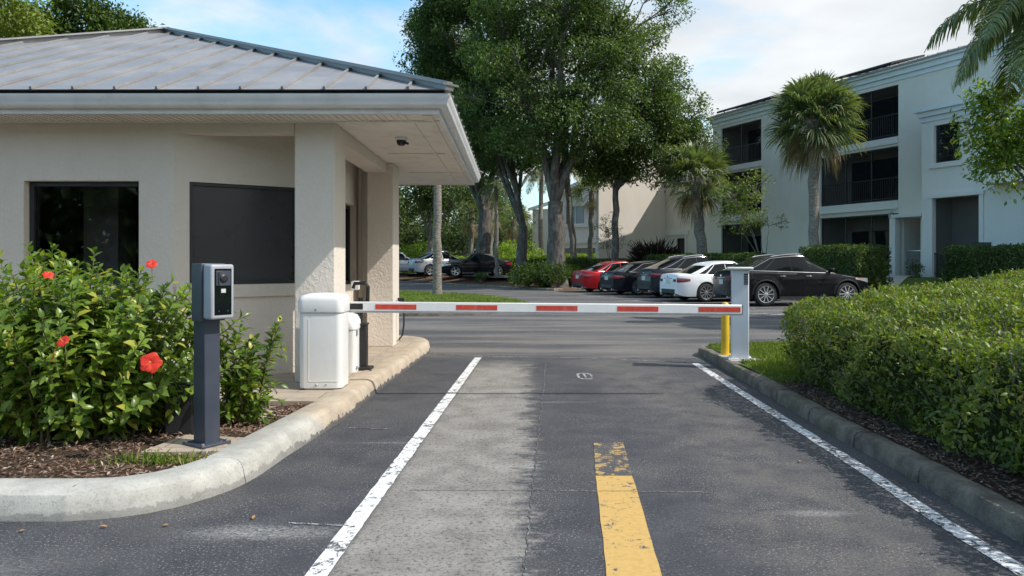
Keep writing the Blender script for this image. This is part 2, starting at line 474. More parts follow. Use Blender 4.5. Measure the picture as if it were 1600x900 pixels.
    t.bsdf(c, t.ramp(med, 0.3, 0.7, 0.78, 0.92, False), 0, 0.35, t.bump(h, 0.75, 0.007))
    return t.m
M['asphalt'] = asphalt_mat()

def paint_mat(name, col, wear=0.5, sc=14):
    t = NT(name); p = t.pos()
    n = t.noise(p, sc, 7, 0.75, dist=0.5); n2 = t.noise(p, 3.0, 3, 0.5)
    grit = t.noise(p, 105, 2, 0.75)
    v = t.math('ADD', n, t.math('MULTIPLY', t.math('SUBTRACT', n2, 0.5), 0.30))
    v = t.math('ADD', v, t.math('MULTIPLY', t.math('SUBTRACT', grit, 0.5), 0.25))
    f = t.ramp(v, wear - 0.02, wear + 0.03)
    dirt = t.noise(p, 30, 4, 0.7)
    c = t.mix(t.ramp(dirt, 0.4, 0.75, 0, 0.4), col, tuple(x * 0.62 for x in col))
    c = t.mix(f, c, t.mix(t.ramp(grit, 0.55, 0.65), (0.07, 0.07, 0.077), (0.18, 0.17, 0.16)))
    t.bsdf(c, 0.75, 0, 0.3, t.bump(grit, 0.4, 0.003))
    return t.m
M['white_paint'] = paint_mat('worn_white_paint', (0.74, 0.745, 0.74), 0.555, 18)
M['white_paint_r'] = paint_mat('more_worn_white_paint', (0.68, 0.68, 0.67), 0.525, 22)
M['faint_paint'] = paint_mat('faint_white_paint', (0.5, 0.5, 0.49), 0.48, 26)
M['yellow_paint'] = paint_mat('yellow_paint', (0.57, 0.37, 0.125), 0.60, 14)
M['yellow_worn'] = paint_mat('worn_yellow_paint', (0.48, 0.32, 0.12), 0.455, 11)
M['crack_pale'] = paint_mat('pale_crack_filler', (0.30, 0.30, 0.29), 0.50, 34)
M['crack_faint'] = paint_mat('faint_crack_filler', (0.26, 0.26, 0.25), 0.44, 30)
M['crack_dark'] = mat_plain('dark_crack', (0.022, 0.022, 0.024), 0.9)

def concrete_mat():
    t = NT('kerb_concrete'); p = t.pos()
    s = t.n('ShaderNodeSeparateXYZ'); t.link(p, s.inputs[0])
    n = t.noise(p, 3.5, 7, 0.65); f = t.noise(p, 70, 4, 0.7)
    grey = t.mix(t.ramp(n, 0.3, 0.7), (0.36, 0.355, 0.325), (0.53, 0.52, 0.475))
    beige = t.mix(t.ramp(n, 0.3, 0.7), (0.40, 0.33, 0.25), (0.54, 0.455, 0.355))
    yb = t.ramp(t.math('ADD', s.outputs[1], t.math('MULTIPLY', t.math('SUBTRACT', n, 0.5), 1.4)), 6.0, 6.5)
    c = t.mix(yb, grey, beige)
    c = t.mix(t.ramp(f, 0.50, 0.70, 0, 0.5), c, (0.20, 0.19, 0.17))
    c = t.mix(t.ramp(t.noise(t.scale(p, (1, 1, 3)), 7, 7, 0.75), 0.55, 0.72, 0, 0.45), c, (0.17, 0.16, 0.14))
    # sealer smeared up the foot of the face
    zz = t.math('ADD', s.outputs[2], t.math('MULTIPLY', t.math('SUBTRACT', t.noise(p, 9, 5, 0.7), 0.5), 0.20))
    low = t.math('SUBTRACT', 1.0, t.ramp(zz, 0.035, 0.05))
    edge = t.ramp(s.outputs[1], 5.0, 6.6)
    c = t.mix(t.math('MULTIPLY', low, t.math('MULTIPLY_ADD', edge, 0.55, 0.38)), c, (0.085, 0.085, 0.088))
    t.bsdf(c, 0.9, 0, 0.2, t.bump(t.math('MULTIPLY_ADD', f, 0.4, n), 0.5, 0.012))
    return t.m
M['kerb'] = concrete_mat()
def kerb_dark_mat():
    t = NT('mossy_kerb_concrete'); p = t.pos()
    n = t.noise(p, 5, 7, 0.7); f = t.noise(p, 60, 4, 0.7)
    c = t.mix(t.ramp(n, 0.3, 0.7), (0.115, 0.10, 0.082), (0.27, 0.24, 0.195))
    c = t.mix(t.ramp(t.noise(p, 2.0, 5, 0.7), 0.52, 0.7, 0, 0.6), c, (0.13, 0.145, 0.075))
    c = t.mix(t.ramp(f, 0.5, 0.72, 0, 0.5), c, (0.09, 0.085, 0.075))
    t.bsdf(c, 0.95, 0, 0.15, t.bump(t.math('ADD', f, n), 0.8, 0.015))
    return t.m
M['kerb_dark'] = kerb_dark_mat()
def paver_mat():
    t = NT('brick_pavers'); p = t.pos()
    b = t.n('ShaderNodeTexBrick'); t.link(t.scale(p, (1, 1, 1)), b.inputs['Vector'])
    b.inputs['Scale'].default_value = 1.0; b.inputs['Brick Width'].default_value = 0.61; b.inputs['Row Height'].default_value = 0.305
    b.inputs['Mortar Size'].default_value = 0.006; b.inputs['Mortar Smooth'].default_value = 0.3
    b.inputs['Color1'].default_value = (0.44, 0.365, 0.285, 1); b.inputs['Color2'].default_value = (0.38, 0.32, 0.255, 1); b.inputs['Mortar'].default_value = (0.17, 0.15, 0.12, 1)
    n = t.noise(p, 4, 7, 0.7)
    c = t.mix(t.ramp(n, 0.48, 0.75, 0, 0.55), b.outputs['Color'], (0.22, 0.19, 0.155))
    t.bsdf(c, 0.9, 0, 0.2, t.bump(t.math('MULTIPLY_ADD', t.noise(p, 80, 3), 0.3, n), 0.5, 0.01))
    return t.m
M['paver'] = paver_mat()
def mulch_mat(name, a, b, cc):
    t = NT(name); p = t.pos()
    st = t.scale(p, (1, 1.7, 1)); n = t.noise(st, 38, 6, 0.75, dist=1.0); big = t.noise(p, 1.6, 5, 0.6)
    c = t.mix(t.ramp(n, 0.35, 0.62), a, b)
    c = t.mix(t.ramp(big, 0.45, 0.7, 0, 0.6), c, cc)
    t.bsdf(c, 0.95, 0, 0.15, t.bump(n, 1.0, 0.03))
    return t.m
M['mulch'] = mulch_mat('mulch', (0.035, 0.022, 0.016), (0.17, 0.11, 0.075), (0.12, 0.085, 0.06))
M['mulch_red'] = mulch_mat('red_mulch', (0.06, 0.032, 0.022), (0.21, 0.115, 0.075), (0.15, 0.10, 0.065))
def lawn_mat():
    t = NT('lawn'); p = t.pos()
    n = t.noise(p, 45, 5, 0.7); big = t.noise(p, 1.1, 5, 0.65)
    c = t.mix(t.ramp(n, 0.3, 0.7), (0.050, 0.085, 0.018), (0.135, 0.20, 0.035))
    c = t.mix(t.ramp(big, 0.5, 0.78, 0, 0.5), c, (0.20, 0.19, 0.08))
    t.bsdf(c, 0.9, 0, 0.15, t.bump(n, 1.0, 0.04))
    return t.m
M['lawn'] = lawn_mat()
M['path'] = mat_plain('path_concrete', (0.40, 0.385, 0.355), 0.9, var=0.15, vs=3, bump=0.3, obj=False)

# ------------------------------------------------------------------ ground geometry
def struct(o): return tag(o, kind='structure')
m = MB(); m.add([(-900,-900,-.06),(900,-900,-.06),(900,900,-.06),(-900,900,-.06)], [(0,1,2,3)])
struct(m.build('ground', M['lawn']))
m = MB(); m.add([(-45,-30,0),(60,-30,0),(60,74,0),(-45,74,0)], [(0,1,2,3)])
struct(m.build('road', M['asphalt']))

def smooth_line(P, step=0.12, closed=False):
    P = [Vector((p[0], p[1], 0)) for p in P]
    out = []
    n = len(P)
    for i in range(n - 1):
        p0, p1, p2, p3 = P[max(i-1, 0)], P[i], P[i+1], P[min(i+2, n-1)]
        k = max(1, int((p2 - p1).length / step))
        for j in range(k):
            u = j / k
            out.append(0.5 * ((2*p1) + (p2-p0)*u + (2*p0-5*p1+4*p2-p3)*u*u + (3*p1-p0-3*p2+p3)*u**3))
    out.append(P[-1])
    return out
def offset_line(L, d):
    out = []
    for i, p in enumerate(L):
        t = (L[min(i+1, len(L)-1)] - L[max(i-1, 0)]).normalized()
        out.append(p + Vector((-t.y, t.x, 0)) * d)
    return out
def sweep(mb, L, prof, zf=None, wob=0.0):
    n = len(prof); vs = []; fs = []
    for i, p in enumerate(L):
        t = (L[min(i+1, len(L)-1)] - L[max(i-1, 0)]).normalized(); nn = Vector((-t.y, t.x, 0))
        zo = zf(p) if zf else 0.0
        for k, (d, z) in enumerate(prof):
            w = (random.uniform(-wob, wob) if 0 < k < n-1 else 0)
            q = p + nn * (d + w); vs.append((q.x, q.y, z * 1.0 + zo + w * 0.5))
    for i in range(len(L) - 1):
        for k in range(n - 1):
            fs.append((i*n+k, (i+1)*n+k, (i+1)*n+k+1, i*n+k+1))
    fs.append(tuple(range(n))); fs.append(tuple((len(L)-1)*n + k for k in range(n))[::-1])
    mb.add(vs, fs)

KL = [(-12, 4.15), (-6, 4.12)]
for px, py in ((0,815),(110,814),(190,808),(270,794),(350,770),(400,746),(450,712),(500,680),(545,650),(600,605),(640,575)):
    g = G(px, py); KL.append((g.x, g.y))
KL += [(-1.33, 11.2), (-1.32, 11.9), (-1.42, 12.45), (-1.75, 12.85), (-2.4, 13.0), (-4, 13.1), (-12, 13.4)]
KLs = smooth_line(KL, 0.1)
prof = [(0.0, -0.05), (0.0, 0.015), (0.018, 0.10), (0.035, 0.135), (0.065, 0.155), (0.11, 0.162), (0.28, 0.158), (0.30, 0.15), (0.30, -0.05)]
# cast sections of about 2.5 m with open joints between them
segs = []; acc = 0; start = 0
for i in range(1, len(KLs)):
    acc += (KLs[i] - KLs[i-1]).length
    if acc > 2.6 or i == len(KLs) - 1:
        seg = [p.copy() for p in KLs[start:i+1]]
        if len(seg) > 2:
            seg[-1] = seg[-1] + (seg[-2] - seg[-1]).normalized() * 0.008
            segs.append(seg)
        start = i; acc = 0
m = MB()
for s_ in segs: sweep(m, s_, prof, wob=0.0015)
o = struct(m.build('kerb', M['kerb'], smooth=True, angle=30))
inner = offset_line(KLs, 0.295)
# island surfaces: mulch in front, pavers from Y=6.8 back to the far end
mul = [p for p in inner if p.y < 6.85 and p.x > -12.5]
mul = [p for p in mul]
def grid_fill(name, inside, x0, x1, y0, y1, step, zf, mat):
    nx = int((x1-x0)/step)+1; ny = int((y1-y0)/step)+1
    xs = np.linspace(x0, x1, nx); ys = np.linspace(y0, y1, ny)
    XX, YY = np.meshgrid(xs, ys); ZZ = zf(XX, YY)
    V = np.stack([XX.ravel(), YY.ravel(), ZZ.ravel()], 1)
    I = np.arange((ny-1)*(nx-1)); r = I // (nx-1); c = I % (nx-1)
    a = r*nx + c
    Fq = np.stack([a, a+1, a+nx+1, a+nx], 1)
    cx = (V[Fq[:,0],0]+V[Fq[:,2],0])/2; cy = (V[Fq[:,0],1]+V[Fq[:,2],1])/2
    keep = inside(cx, cy)
    Fq = Fq[keep]
    used = np.unique(Fq); mp = -np.ones(len(V), int); mp[used] = np.arange(len(used))
    return mesh_np(name, V[used], mp[Fq], mat, smooth=True)
def in_poly(px, py, poly):
    px = np.asarray(px, float); py = np.asarray(py, float); r = np.zeros(px.shape, bool)
    n = len(poly)
    for i in range(n):
        x0, y0 = poly[i][0], poly[i][1]; x1, y1 = poly[(i+1)%n][0], poly[(i+1)%n][1]
        c = ((y0 > py) != (y1 > py)) & (px < (x1-x0)*(py-y0)/((y1-y0) if y1 != y0 else 1e-9) + x0)
        r ^= c
    return r
def seg_dist(px, py, line):
    d = np.full(np.shape(px), 1e9)
    for i in range(len(line)-1):
        ax, ay = line[i][0], line[i][1]; bx, by = line[i+1][0], line[i+1][1]
        L2 = (bx-ax)**2 + (by-ay)**2 + 1e-12
        t = np.clip(((px-ax)*(bx-ax) + (py-ay)*(by-ay))/L2, 0, 1)
        d = np.minimum(d, np.hypot(px-ax-t*(bx-ax), py-ay-t*(by-ay)))
    return d
def vnoise(x, y, s=1.0, seed=0):
    r = np.zeros(np.shape(x))
    rs = np.random.default_rng(seed)
    for k in range(7):
        a = rs.uniform(0, 6.28); f = s * (1.5 ** k) ; ph = rs.uniform(0, 6.28)
        r = r + np.sin((x*math.cos(a) + y*math.sin(a)) * f + ph + 1.3*np.sin((x*math.sin(a)-y*math.cos(a))*f*0.7+ph)) / (1.35 ** k)
    return r / 3.0

mid = offset_line(KLs, 0.2)
islpoly = [(p.x, p.y) for p in mid]
sep_y = 6.85
grid = grid_fill('mulch_bed', lambda x, y: in_poly(x, y, islpoly) & (y < sep_y + 0.05), -12, -1.0, 4.0, 7.0, 0.05,
                 lambda x, y: 0.115 + 0.012*vnoise(x, y, 6, 1) + 0.015*vnoise(x, y, 1.5, 2), M['mulch'])
struct(grid)
pav = [(p.x, p.y) for p in offset_line(KLs, 0.298) if p.y > sep_y]
pav = [(-12, sep_y)] + [(pav[0][0], sep_y)] + pav
m = MB(); m.prism(pav, 0.0, 0.152)
struct(m.build('pavement', M['paver']))
# concrete pad under the keypad post
m = MB(); m.prism([(-2.55, 5.05), (-1.99, 5.08), (-1.90, 5.46), (-2.45, 5.56)], 0.0, 0.145)
struct(m.build('footing_slab', M['paver']))

# right island
KR = [(2.60, -6), (2.60, 1.0)]
for px, py in ((1600,853),(1500,795),(1407,739),(1304,683),(1220,632),(1108,564)):
    g = G(px, py); KR.append((g.x, g.y))
KR += [(2.84, 11.3), (3.05, 11.75), (3.5, 11.95), (6, 12.6), (10, 15.2), (16, 17.5), (40, 20)]
KRs = smooth_line(KR, 0.1)
KRr = KRs[::-1]
profr = [(0.0, -0.05), (0.0, 0.01), (0.012, 0.09), (0.03, 0.118), (0.06, 0.125), (0.15, 0.122), (0.165, 0.115), (0.165, -0.05)]
m = MB()
acc = 0; start = 0
for i in range(1, len(KRr)):
    acc += (KRr[i] - KRr[i-1]).length
    if acc > 0.92 or i == len(KRr)-1:
        seg = [p.copy() for p in KRr[start:i+1]]
        if len(seg) > 2:
            seg[-1] = seg[-1] + (seg[-2]-seg[-1]).normalized()*random.uniform(0.01, 0.02)
            dz = random.uniform(-0.012, 0.008)
            sweep(m, seg, profr, zf=lambda p: dz, wob=0.0055)
        start = i; acc = 0
struct(m.build('kerb', M['kerb_dark'], smooth=True, angle=30))
rpoly = [(p.x, p.y) for p in offset_line(KRs, -0.14)] + [(40, -6)]
struct(grid_fill('mulch_bed', lambda x, y: in_poly(x, y, rpoly) & (y < 8.45 + 0.0*x), 2.6, 12, 0, 8.5, 0.06,
                 lambda x, y: 0.095 + 0.014*vnoise(x, y, 6, 3) + 0.03*np.clip((x-2.75)/0.5, 0, 1), M['mulch']))
struct(grid_fill('lawn', lambda x, y: in_poly(x, y, rpoly) & (y > 7.6), 2.6, 40, 7.6, 21, 0.1,
                 lambda x, y: 0.10 + 0.035*np.clip((y-7.7)/1.2, 0, 1) + 0.008*vnoise(x, y, 5, 4), M['lawn']))

# lawn island beyond the guardhouse
LI = [(-20, 20.5), (-8, 20.2), (-3.2, 19.4), (-1.2, 19.8), (0.0, 20.6), (0.55, 22.0), (0.5, 24.0), (-0.8, 28.0), (-3.0, 31.0), (-5.6, 33.0), (-10, 34.5), (-20, 35)]
LIs = smooth_line(LI, 0.25)
m = MB(); sweep(m, LIs, [(0, -.05), (0, .08), (.03, .11), (.15, .11), (.15, -.05)])
struct(m.build('kerb', M['kerb_dark'], smooth=True, angle=30))
lp = [(p.x, p.y) for p in offset_line(LIs, 0.1)]
struct(grid_fill('lawn', lambda x, y: in_poly(x, y, lp), -20, 1, 19, 35.5, 0.2,
                 lambda x, y: 0.10 + 0.02*vnoise(x, y, 2, 5) + 0.05*np.clip(seg_dist(x, y, lp)/2, 0, 1), M['lawn']))

# bank that rises behind the parking rows
FB = [(-40, 66), (-14, 63), (-8.8, 56.5), (-3.9, 45), (-0.7, 40), (1.6, 36.4), (2.3, 36.2), (3.2, 37.2), (7.4, 38.6), (8.6, 36.2), (9.7, 32.8), (11.4, 28.8), (12.9, 25.0), (15.2, 21.5), (40, 12 + 12)]
FBp = FB + [(40, 130), (-40, 130)]
def TZ(x, y):
    x = np.asarray(x, float); y = np.asarray(y, float)
    ins = in_poly(x, y, FBp); d = seg_dist(x, y, FB)
    sm = lambda v: np.clip(v, 0, 1)**2 * (3 - 2*np.clip(v, 0, 1))
    z = 0.10 + 0.33*sm(d/3.2) + 0.38*sm((d-0.8)/4.0)*sm((x-3)/5)
    z = z + 0.02*vnoise(x, y, 0.9, 9)
    return np.where(ins, z, -0.25*sm(d/0.35))
def tz(x, y): return float(TZ(np.array([x]), np.array([y]))[0])
struct(grid_fill('hillside', lambda x, y: (TZ(x, y) > -0.15) & (x < 9 + 0*y) & (y > 28), -16, 9, 28, 70, 0.3, TZ, M['mulch_red']))
struct(grid_fill('lawn', lambda x, y: (TZ(x, y) > -0.15) & (x > 8.7), 8.7, 38, 18, 70, 0.3, TZ, M['lawn']))
struct(grid_fill('parking_lot', lambda x, y: (seg_dist(x, y, FB) > 1.9 + 0.6*np.sin(x)) & in_poly(x, y, FBp) & (x < 0.8 - 0.3*(y-44)*0) , -40, 1.2, 42, 80, 0.4,
                 lambda x, y: 0.49 + 0*x, M['asphalt']))
m = MB(); fbl = smooth_line(FB, 0.3)
sweep(m, fbl, [(-0.02, -.05), (-0.02, .08), (.02, .12), (.14, .12), (.16, .05)], wob=0.004)
struct(m.build('kerb', M['kerb_dark'], smooth=True, angle=30))
# path from the lot to the entrance
PL = [(13.1, 26.5), (14.1, 28.0), (15.4, 29.8), (16.6, 31.4)]
pls = smooth_line(PL, 0.2); vs = []; fs = []; NC_ = 7
for i, p in enumerate(pls):
    t = (pls[min(i+1, len(pls)-1)] - pls[max(i-1, 0)]).normalized(); nn = Vector((-t.y, t.x, 0))
    for k in range(NC_):
        q = p + nn*(-.55 + 1.1*k/(NC_-1)); vs.append((q.x, q.y, max(tz(q.x, q.y), tz(p.x, p.y), 0.0) + 0.035))
for i in range(len(pls)-1):
    for k in range(NC_-1): fs.append((NC_*i+k, NC_*i+k+1, NC_*(i+1)+k+1, NC_*(i+1)+k))
m = MB(); m.add(vs, fs); struct(m.build('path', M['path'], smooth=True, angle=80))

# ------------------------------------------------------------------ painted markings and cracks
def ribbon(name, pts, w, mat, z=0.004, wob=0.0, step=0.08, wf=None):
    L = smooth_line(pts, step) if len(pts) > 2 else None
    if L is None:
        a, b = Vector((pts[0][0], pts[0][1], 0)), Vector((pts[1][0], pts[1][1], 0)); n = max(2, int((b-a).length/step))
        L = [a.lerp(b, i/n) for i in range(n+1)]
    vs = []; fs = []
    for i, p in enumerate(L):
        t = (L[min(i+1, len(L)-1)] - L[max(i-1, 0)]).normalized(); nn = Vector((-t.y, t.x, 0))
        ww = w/2 * (wf(i/len(L)) if wf else 1.0)
        off = random.uniform(-wob, wob)
        a = p + nn*(ww + random.uniform(-wob, wob)*0.3 + off); b = p - nn*(ww + random.uniform(-wob, wob)*0.3 - off)
        vs += [(a.x, a.y, z), (b.x, b.y, z)]
    for i in range(len(L)-1): fs.append((2*i+1, 2*i+3, 2*i+2, 2*i))
    mm = MB(); mm.add(vs, fs)
    return struct(mm.build(name, mat))
def gpt(px, py):
    g = G(px, py); return (g.x, g.y)
a = gpt(505, 885); b = gpt(747, 559)
d = Vector((b[0]-a[0], b[1]-a[1])).normalized()
ribbon('lane_line', [(a[0]-d.x*6, a[1]-d.y*6), b], 0.105, M['white_paint'], wob=0.004)
a = gpt(1583, 885); b = gpt(1086, 568)
a2 = gpt(1330, 722)
ribbon('lane_line', [(2.36, -3), (a[0], a[1]), a2, b], 0.105, M['white_paint_r'], wob=0.004)
# yellow centre bar
y0, y1, y2 = G(930, 744), G(988, 744), None
def quad(name, P, mat, z=0.004, n=24):
    vs = []; fs = []
    A, B, C, D = [Vector((p[0], p[1], z)) for p in P]
    for i in range(n+1):
        u = i/n; l = A.lerp(D, u); r = B.lerp(C, u)
        l.x += random.uniform(-.003, .003); r.x += random.uniform(-.003, .003)
        vs += [tuple(l), tuple(r)]
    for i in range(n): fs.append((2*i, 2*i+1, 2*i+3, 2*i+2))
    mm = MB(); mm.add(vs, fs); return struct(mm.build(name, mat))
L0, R0 = gpt(948, 900), gpt(1034, 900); L1, R1 = gpt(931, 744), gpt(988, 744); L2, R2 = gpt(928, 693), gpt(974, 692)
ex = lambda p, q: (p[0] + (p[0]-q[0])*1.2, p[1] + (p[1]-q[1])*1.2)
quad('yellow_line', [ex(L0, L1), ex(R0, R1), R1, L1], M['yellow_paint'])
quad('yellow_line', [(L1[0], L1[1]+0.01), (R1[0], R1[1]+0.01), R2, L2], M['yellow_worn'])
# small loop mark
c = G(914, 588); m = MB(); vs = []; fs = []
for k in range(28):
    a = 2*math.pi*k/28
    for r in (1.0, 0.72):
        vs.append((c.x + 0.10*r*math.copysign(abs(math.cos(a))**0.7, math.cos(a)), c.y + (0.27*r)*math.copysign(abs(math.sin(a))**0.7, math.sin(a)), 0.004))
for k in range(28):
    j = (k+1) % 28; fs.append((2*k, 2*j, 2*j+1, 2*k+1))
m.add(vs, fs); m.add([(c.x-.012, c.y-.2, .004), (c.x+.014, c.y-.2, .004), (c.x+.014, c.y+.2, .004), (c.x-.012, c.y+.2, .004)], [(0,1,2,3)])
struct(m.build('road_mark', M['faint_paint']))
def wig(P, amp, n=26):
    out = []
    for i in range(len(P)-1):
        for j in range(n):
            u = j/n; x = P[i][0]+(P[i+1][0]-P[i][0])*u; y = P[i][1]+(P[i+1][1]-P[i][1])*u
            out.append((x+random.uniform(-amp, amp), y+random.uniform(-amp, amp)))
    out.append(P[-1]); return out
ribbon('pavement_crack', wig([gpt(672, 553), gpt(760, 557), gpt(930, 560), gpt(1085, 567)], 0.012, 20), 0.03, M['faint_paint'], wob=0.006, step=0.05)
ribbon('pavement_crack', wig([gpt(853, 570), gpt(846, 640), gpt(836, 720), gpt(828, 800), gpt(818, 900)], 0.012, 24), 0.008, M['crack_faint'], step=0.03)
ribbon('pavement_crack', wig([gpt(545, 669), gpt(610, 671)], 0.006, 16), 0.018, M['faint_paint'], step=0.03)
ribbon('pavement_crack', wig([gpt(640, 766), gpt(850, 767), gpt(1110, 770)], 0.006, 30), 0.008, M['crack_pale'], step=0.03)
ribbon('pavement_crack', wig([gpt(1020, 556), gpt(1110, 620), gpt(1240, 690), gpt(1300, 735)], 0.02, 24), 0.007, M['crack_faint'], step=0.03)
ribbon('pavement_crack', wig([gpt(450, 818), gpt(545, 822)], 0.006, 16), 0.012, M['faint_paint'], step=0.03)
# old bay lines in the lot
for p, q in (((1085,492),(1200,490)), ((1195,493),(1226,491)), ((960,470),(1030,470)), ((1035,473),(1110,480)), ((905,462),(945,464)), ((1120,478),(1180,482))):
    a, b = gpt(*p), gpt(*q)
    ribbon('bay_line', [a, b], 0.10, M['white_paint_r'], step=0.3)
# ------------------------------------------------------------------ guardhouse
GZ = 0.152
gh = empty('guardhouse', (-5.7, 10.5, 0), 0, 'single storey beige stucco guardhouse with grey metal hip roof and columned porch', 'guardhouse')
def rel(o, par):                        # parts are written in world coordinates
    o.parent = par
    o.matrix_parent_inverse = Matrix.Translation(-Vector(par.location)) if par.parent is None and par.type == 'EMPTY' else Matrix.Identity(4)
    return o
def part(mb, name, mat, par, **k):
    o = mb.build(name, mat, None, **k)
    return rel(o, par) if par is not None else o

def build_loc(m, name, mat, **k):
    return build_each(m, name, mat, None, **k)
def wall_faces(mb, p0, p1, z0, z1, th, holes, reveal=True):
    """Wall from p0 to p1 (plan), outside on the right hand of p0->p1; holes: (s0, s1, z0, z1) along the wall."""
    a = Vector((p0[0], p0[1], 0)); d = Vector((p1[0]-p0[0], p1[1]-p0[1], 0)); L = d.length; d.normalize(); nn = Vector((d.y, -d.x, 0))
    us = sorted(set([0.0, L] + [min(max(h[i], 0), L) for h in holes for i in (0, 1)])); zs = sorted(set([z0, z1] + [h[i] for h in holes for i in (2, 3)]))
    def op(u, z): return any(h[0] < u < h[1] and h[2] < z < h[3] for h in holes)
    def pt(u, z, back): return a + d*u - nn*(th if back else 0) + Vector((0, 0, z))
    for i in range(len(us)-1):
        for j in range(len(zs)-1):
            u0, u1, w0, w1 = us[i], us[i+1], zs[j], zs[j+1]
            if op((u0+u1)/2, (w0+w1)/2): continue
            mb.add([pt(u0,w0,0), pt(u1,w0,0), pt(u1,w1,0), pt(u0,w1,0)], [(0,1,2,3)])
            mb.add([pt(u0,w0,1), pt(u1,w0,1), pt(u1,w1,1), pt(u0,w1,1)], [(3,2,1,0)])
    for h in holes:
        s0, s1, w0, w1 = h
        mb.add([pt(s0,w0,0), pt(s1,w0,0), pt(s1,w0,1), pt(s0,w0,1)], [(0,1,2,3)])
        mb.add([pt(s0,w1,0), pt(s1,w1,0), pt(s1,w1,1), pt(s0,w1,1)], [(3,2,1,0)])
        mb.add([pt(s0,w0,0), pt(s0,w1,0), pt(s0,w1,1), pt(s0,w0,1)], [(3,2,1,0)])
        mb.add([pt(s1,w0,0), pt(s1,w1,0), pt(s1,w1,1), pt(s1,w0,1)], [(0,1,2,3)])
    for u in (0, L): mb.add([pt(u,z0,0), pt(u,z1,0), pt(u,z1,1), pt(u,z0,1)], [(0,1,2,3)])
    mb.add([pt(0,z1,0), pt(L,z1,0), pt(L,z1,1), pt(0,z1,1)], [(0,1,2,3)])
    return a, d, nn

WT = 2.93
# front wall with window, and the slanting wall with the screened window
X1 = PX(37, 0, 7.9).x; X2 = PX(217, 0, 7.9).x; XC = PX(272, 0, 7.9).x
m = MB()
wall_faces(m, (-10.0, 7.9), (XC, 7.9), GZ, WT, 0.2, [(X1+10.0, X2+10.0, 1.19, 2.31)])
part(m, 'wall', M['stucco'], gh)
Ax, Ay, Bx, By = XC, 7.903, -2.42, 8.72
m = MB(); LL = math.hypot(Bx-Ax, By-Ay)
sA = (PX(298, 0, 8.02).x - Ax) / (Bx-Ax) * LL + 0.0; sB = LL - 0.10
wall_faces(m, (Ax, Ay), (Bx, By), GZ, WT, 0.2, [(sA, sB, 1.19, 2.31)])
part(m, 'wall', M['stucco'], gh)
m = MB(); wall_faces(m, (-2.421, 8.72), (-2.421, 12.0), GZ, WT, 0.2, [(0.25, 1.05, GZ+0.02, 2.3), (1.5, 2.75, 1.1, 2.3)])
part(m, 'wall', M['stucco'], gh)
m = MB(); wall_faces(m, (-2.42, 12.0), (-10.0, 12.0), GZ, WT, 0.2, []); part(m, 'wall', M['stucco'], gh)
m = MB(); wall_faces(m, (-10.0, 12.0), (-10.0, 7.9), GZ, WT, 0.2, []); part(m, 'wall', M['stucco'], gh)
# windows: frame + glass set back in the opening
def win(x0, x1, z0, z1, mk, n_mull=1, mat='glass', fr=0.05, set_=0.12, par=gh, fm='dark_frame'):
    """mk(u, z, depth) -> point"""
    def bx(mb, u0, u1, w0, w1, d0, d1):
        vs = [mk(u0,w0,d0), mk(u1,w0,d0), mk(u1,w1,d0), mk(u0,w1,d0), mk(u0,w0,d1), mk(u1,w0,d1), mk(u1,w1,d1), mk(u0,w1,d1)]
        mb.add(vs, [(0,1,2,3),(7,6,5,4),(0,4,5,1),(1,5,6,2),(2,6,7,3),(3,7,4,0)])
    g = MB(); bx(g, x0+fr*.5, x1-fr*.5, z0+fr*.5, z1-fr*.5, set_, set_+0.012)
    go = part(g, 'window', M[mat], par)
    f = MB()
    e = 0.003
    bx(f, x0+e, x0+fr, z0+e, z1-e, set_-.03, set_+.04); bx(f, x1-fr, x1-e, z0+e, z1-e, set_-.03, set_+.04)
    bx(f, x0+fr, x1-fr, z0+e, z0+fr, set_-.03, set_+.04); bx(f, x0+fr, x1-fr, z1-fr, z1-e, set_-.03, set_+.04)
    for k in range(1, n_mull):
        u = x0 + (x1-x0)*k/n_mull; bx(f, u-fr*.4, u+fr*.4, z0+fr, z1-fr, set_-.02, set_+.03)
    fo = f.build('window_frame', M[fm], None); fo.parent = go
    return go
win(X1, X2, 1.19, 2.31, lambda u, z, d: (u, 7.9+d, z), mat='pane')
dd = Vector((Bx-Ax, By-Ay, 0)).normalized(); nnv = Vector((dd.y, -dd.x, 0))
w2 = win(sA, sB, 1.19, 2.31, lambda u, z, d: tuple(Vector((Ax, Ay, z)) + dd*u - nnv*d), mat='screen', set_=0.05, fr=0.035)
# sills: a flat plaster band, proud of the wall, under each window
m = MB()
def slab(mb, p0, p1, z0, z1, out, inn=0.01):
    a = Vector((p0[0], p0[1], 0)); b = Vector((p1[0], p1[1], 0)); d = (b-a).normalized(); nn = Vector((d.y, -d.x, 0))
    P = [a+nn*out, b+nn*out, b-nn*inn, a-nn*inn]
    mb.prism([(p.x, p.y) for p in P], z0, z1)
slab(m, (X1-0.03, 7.9), (XC, 7.9), 1.05, 1.186, 0.03); part(m, 'sill_band', M['stucco'], gh)
m = MB(); slab(m, (Ax+0.012, Ay+.008), (Bx, By), 1.05, 1.186, 0.03); part(m, 'sill_band', M['stucco'], gh)
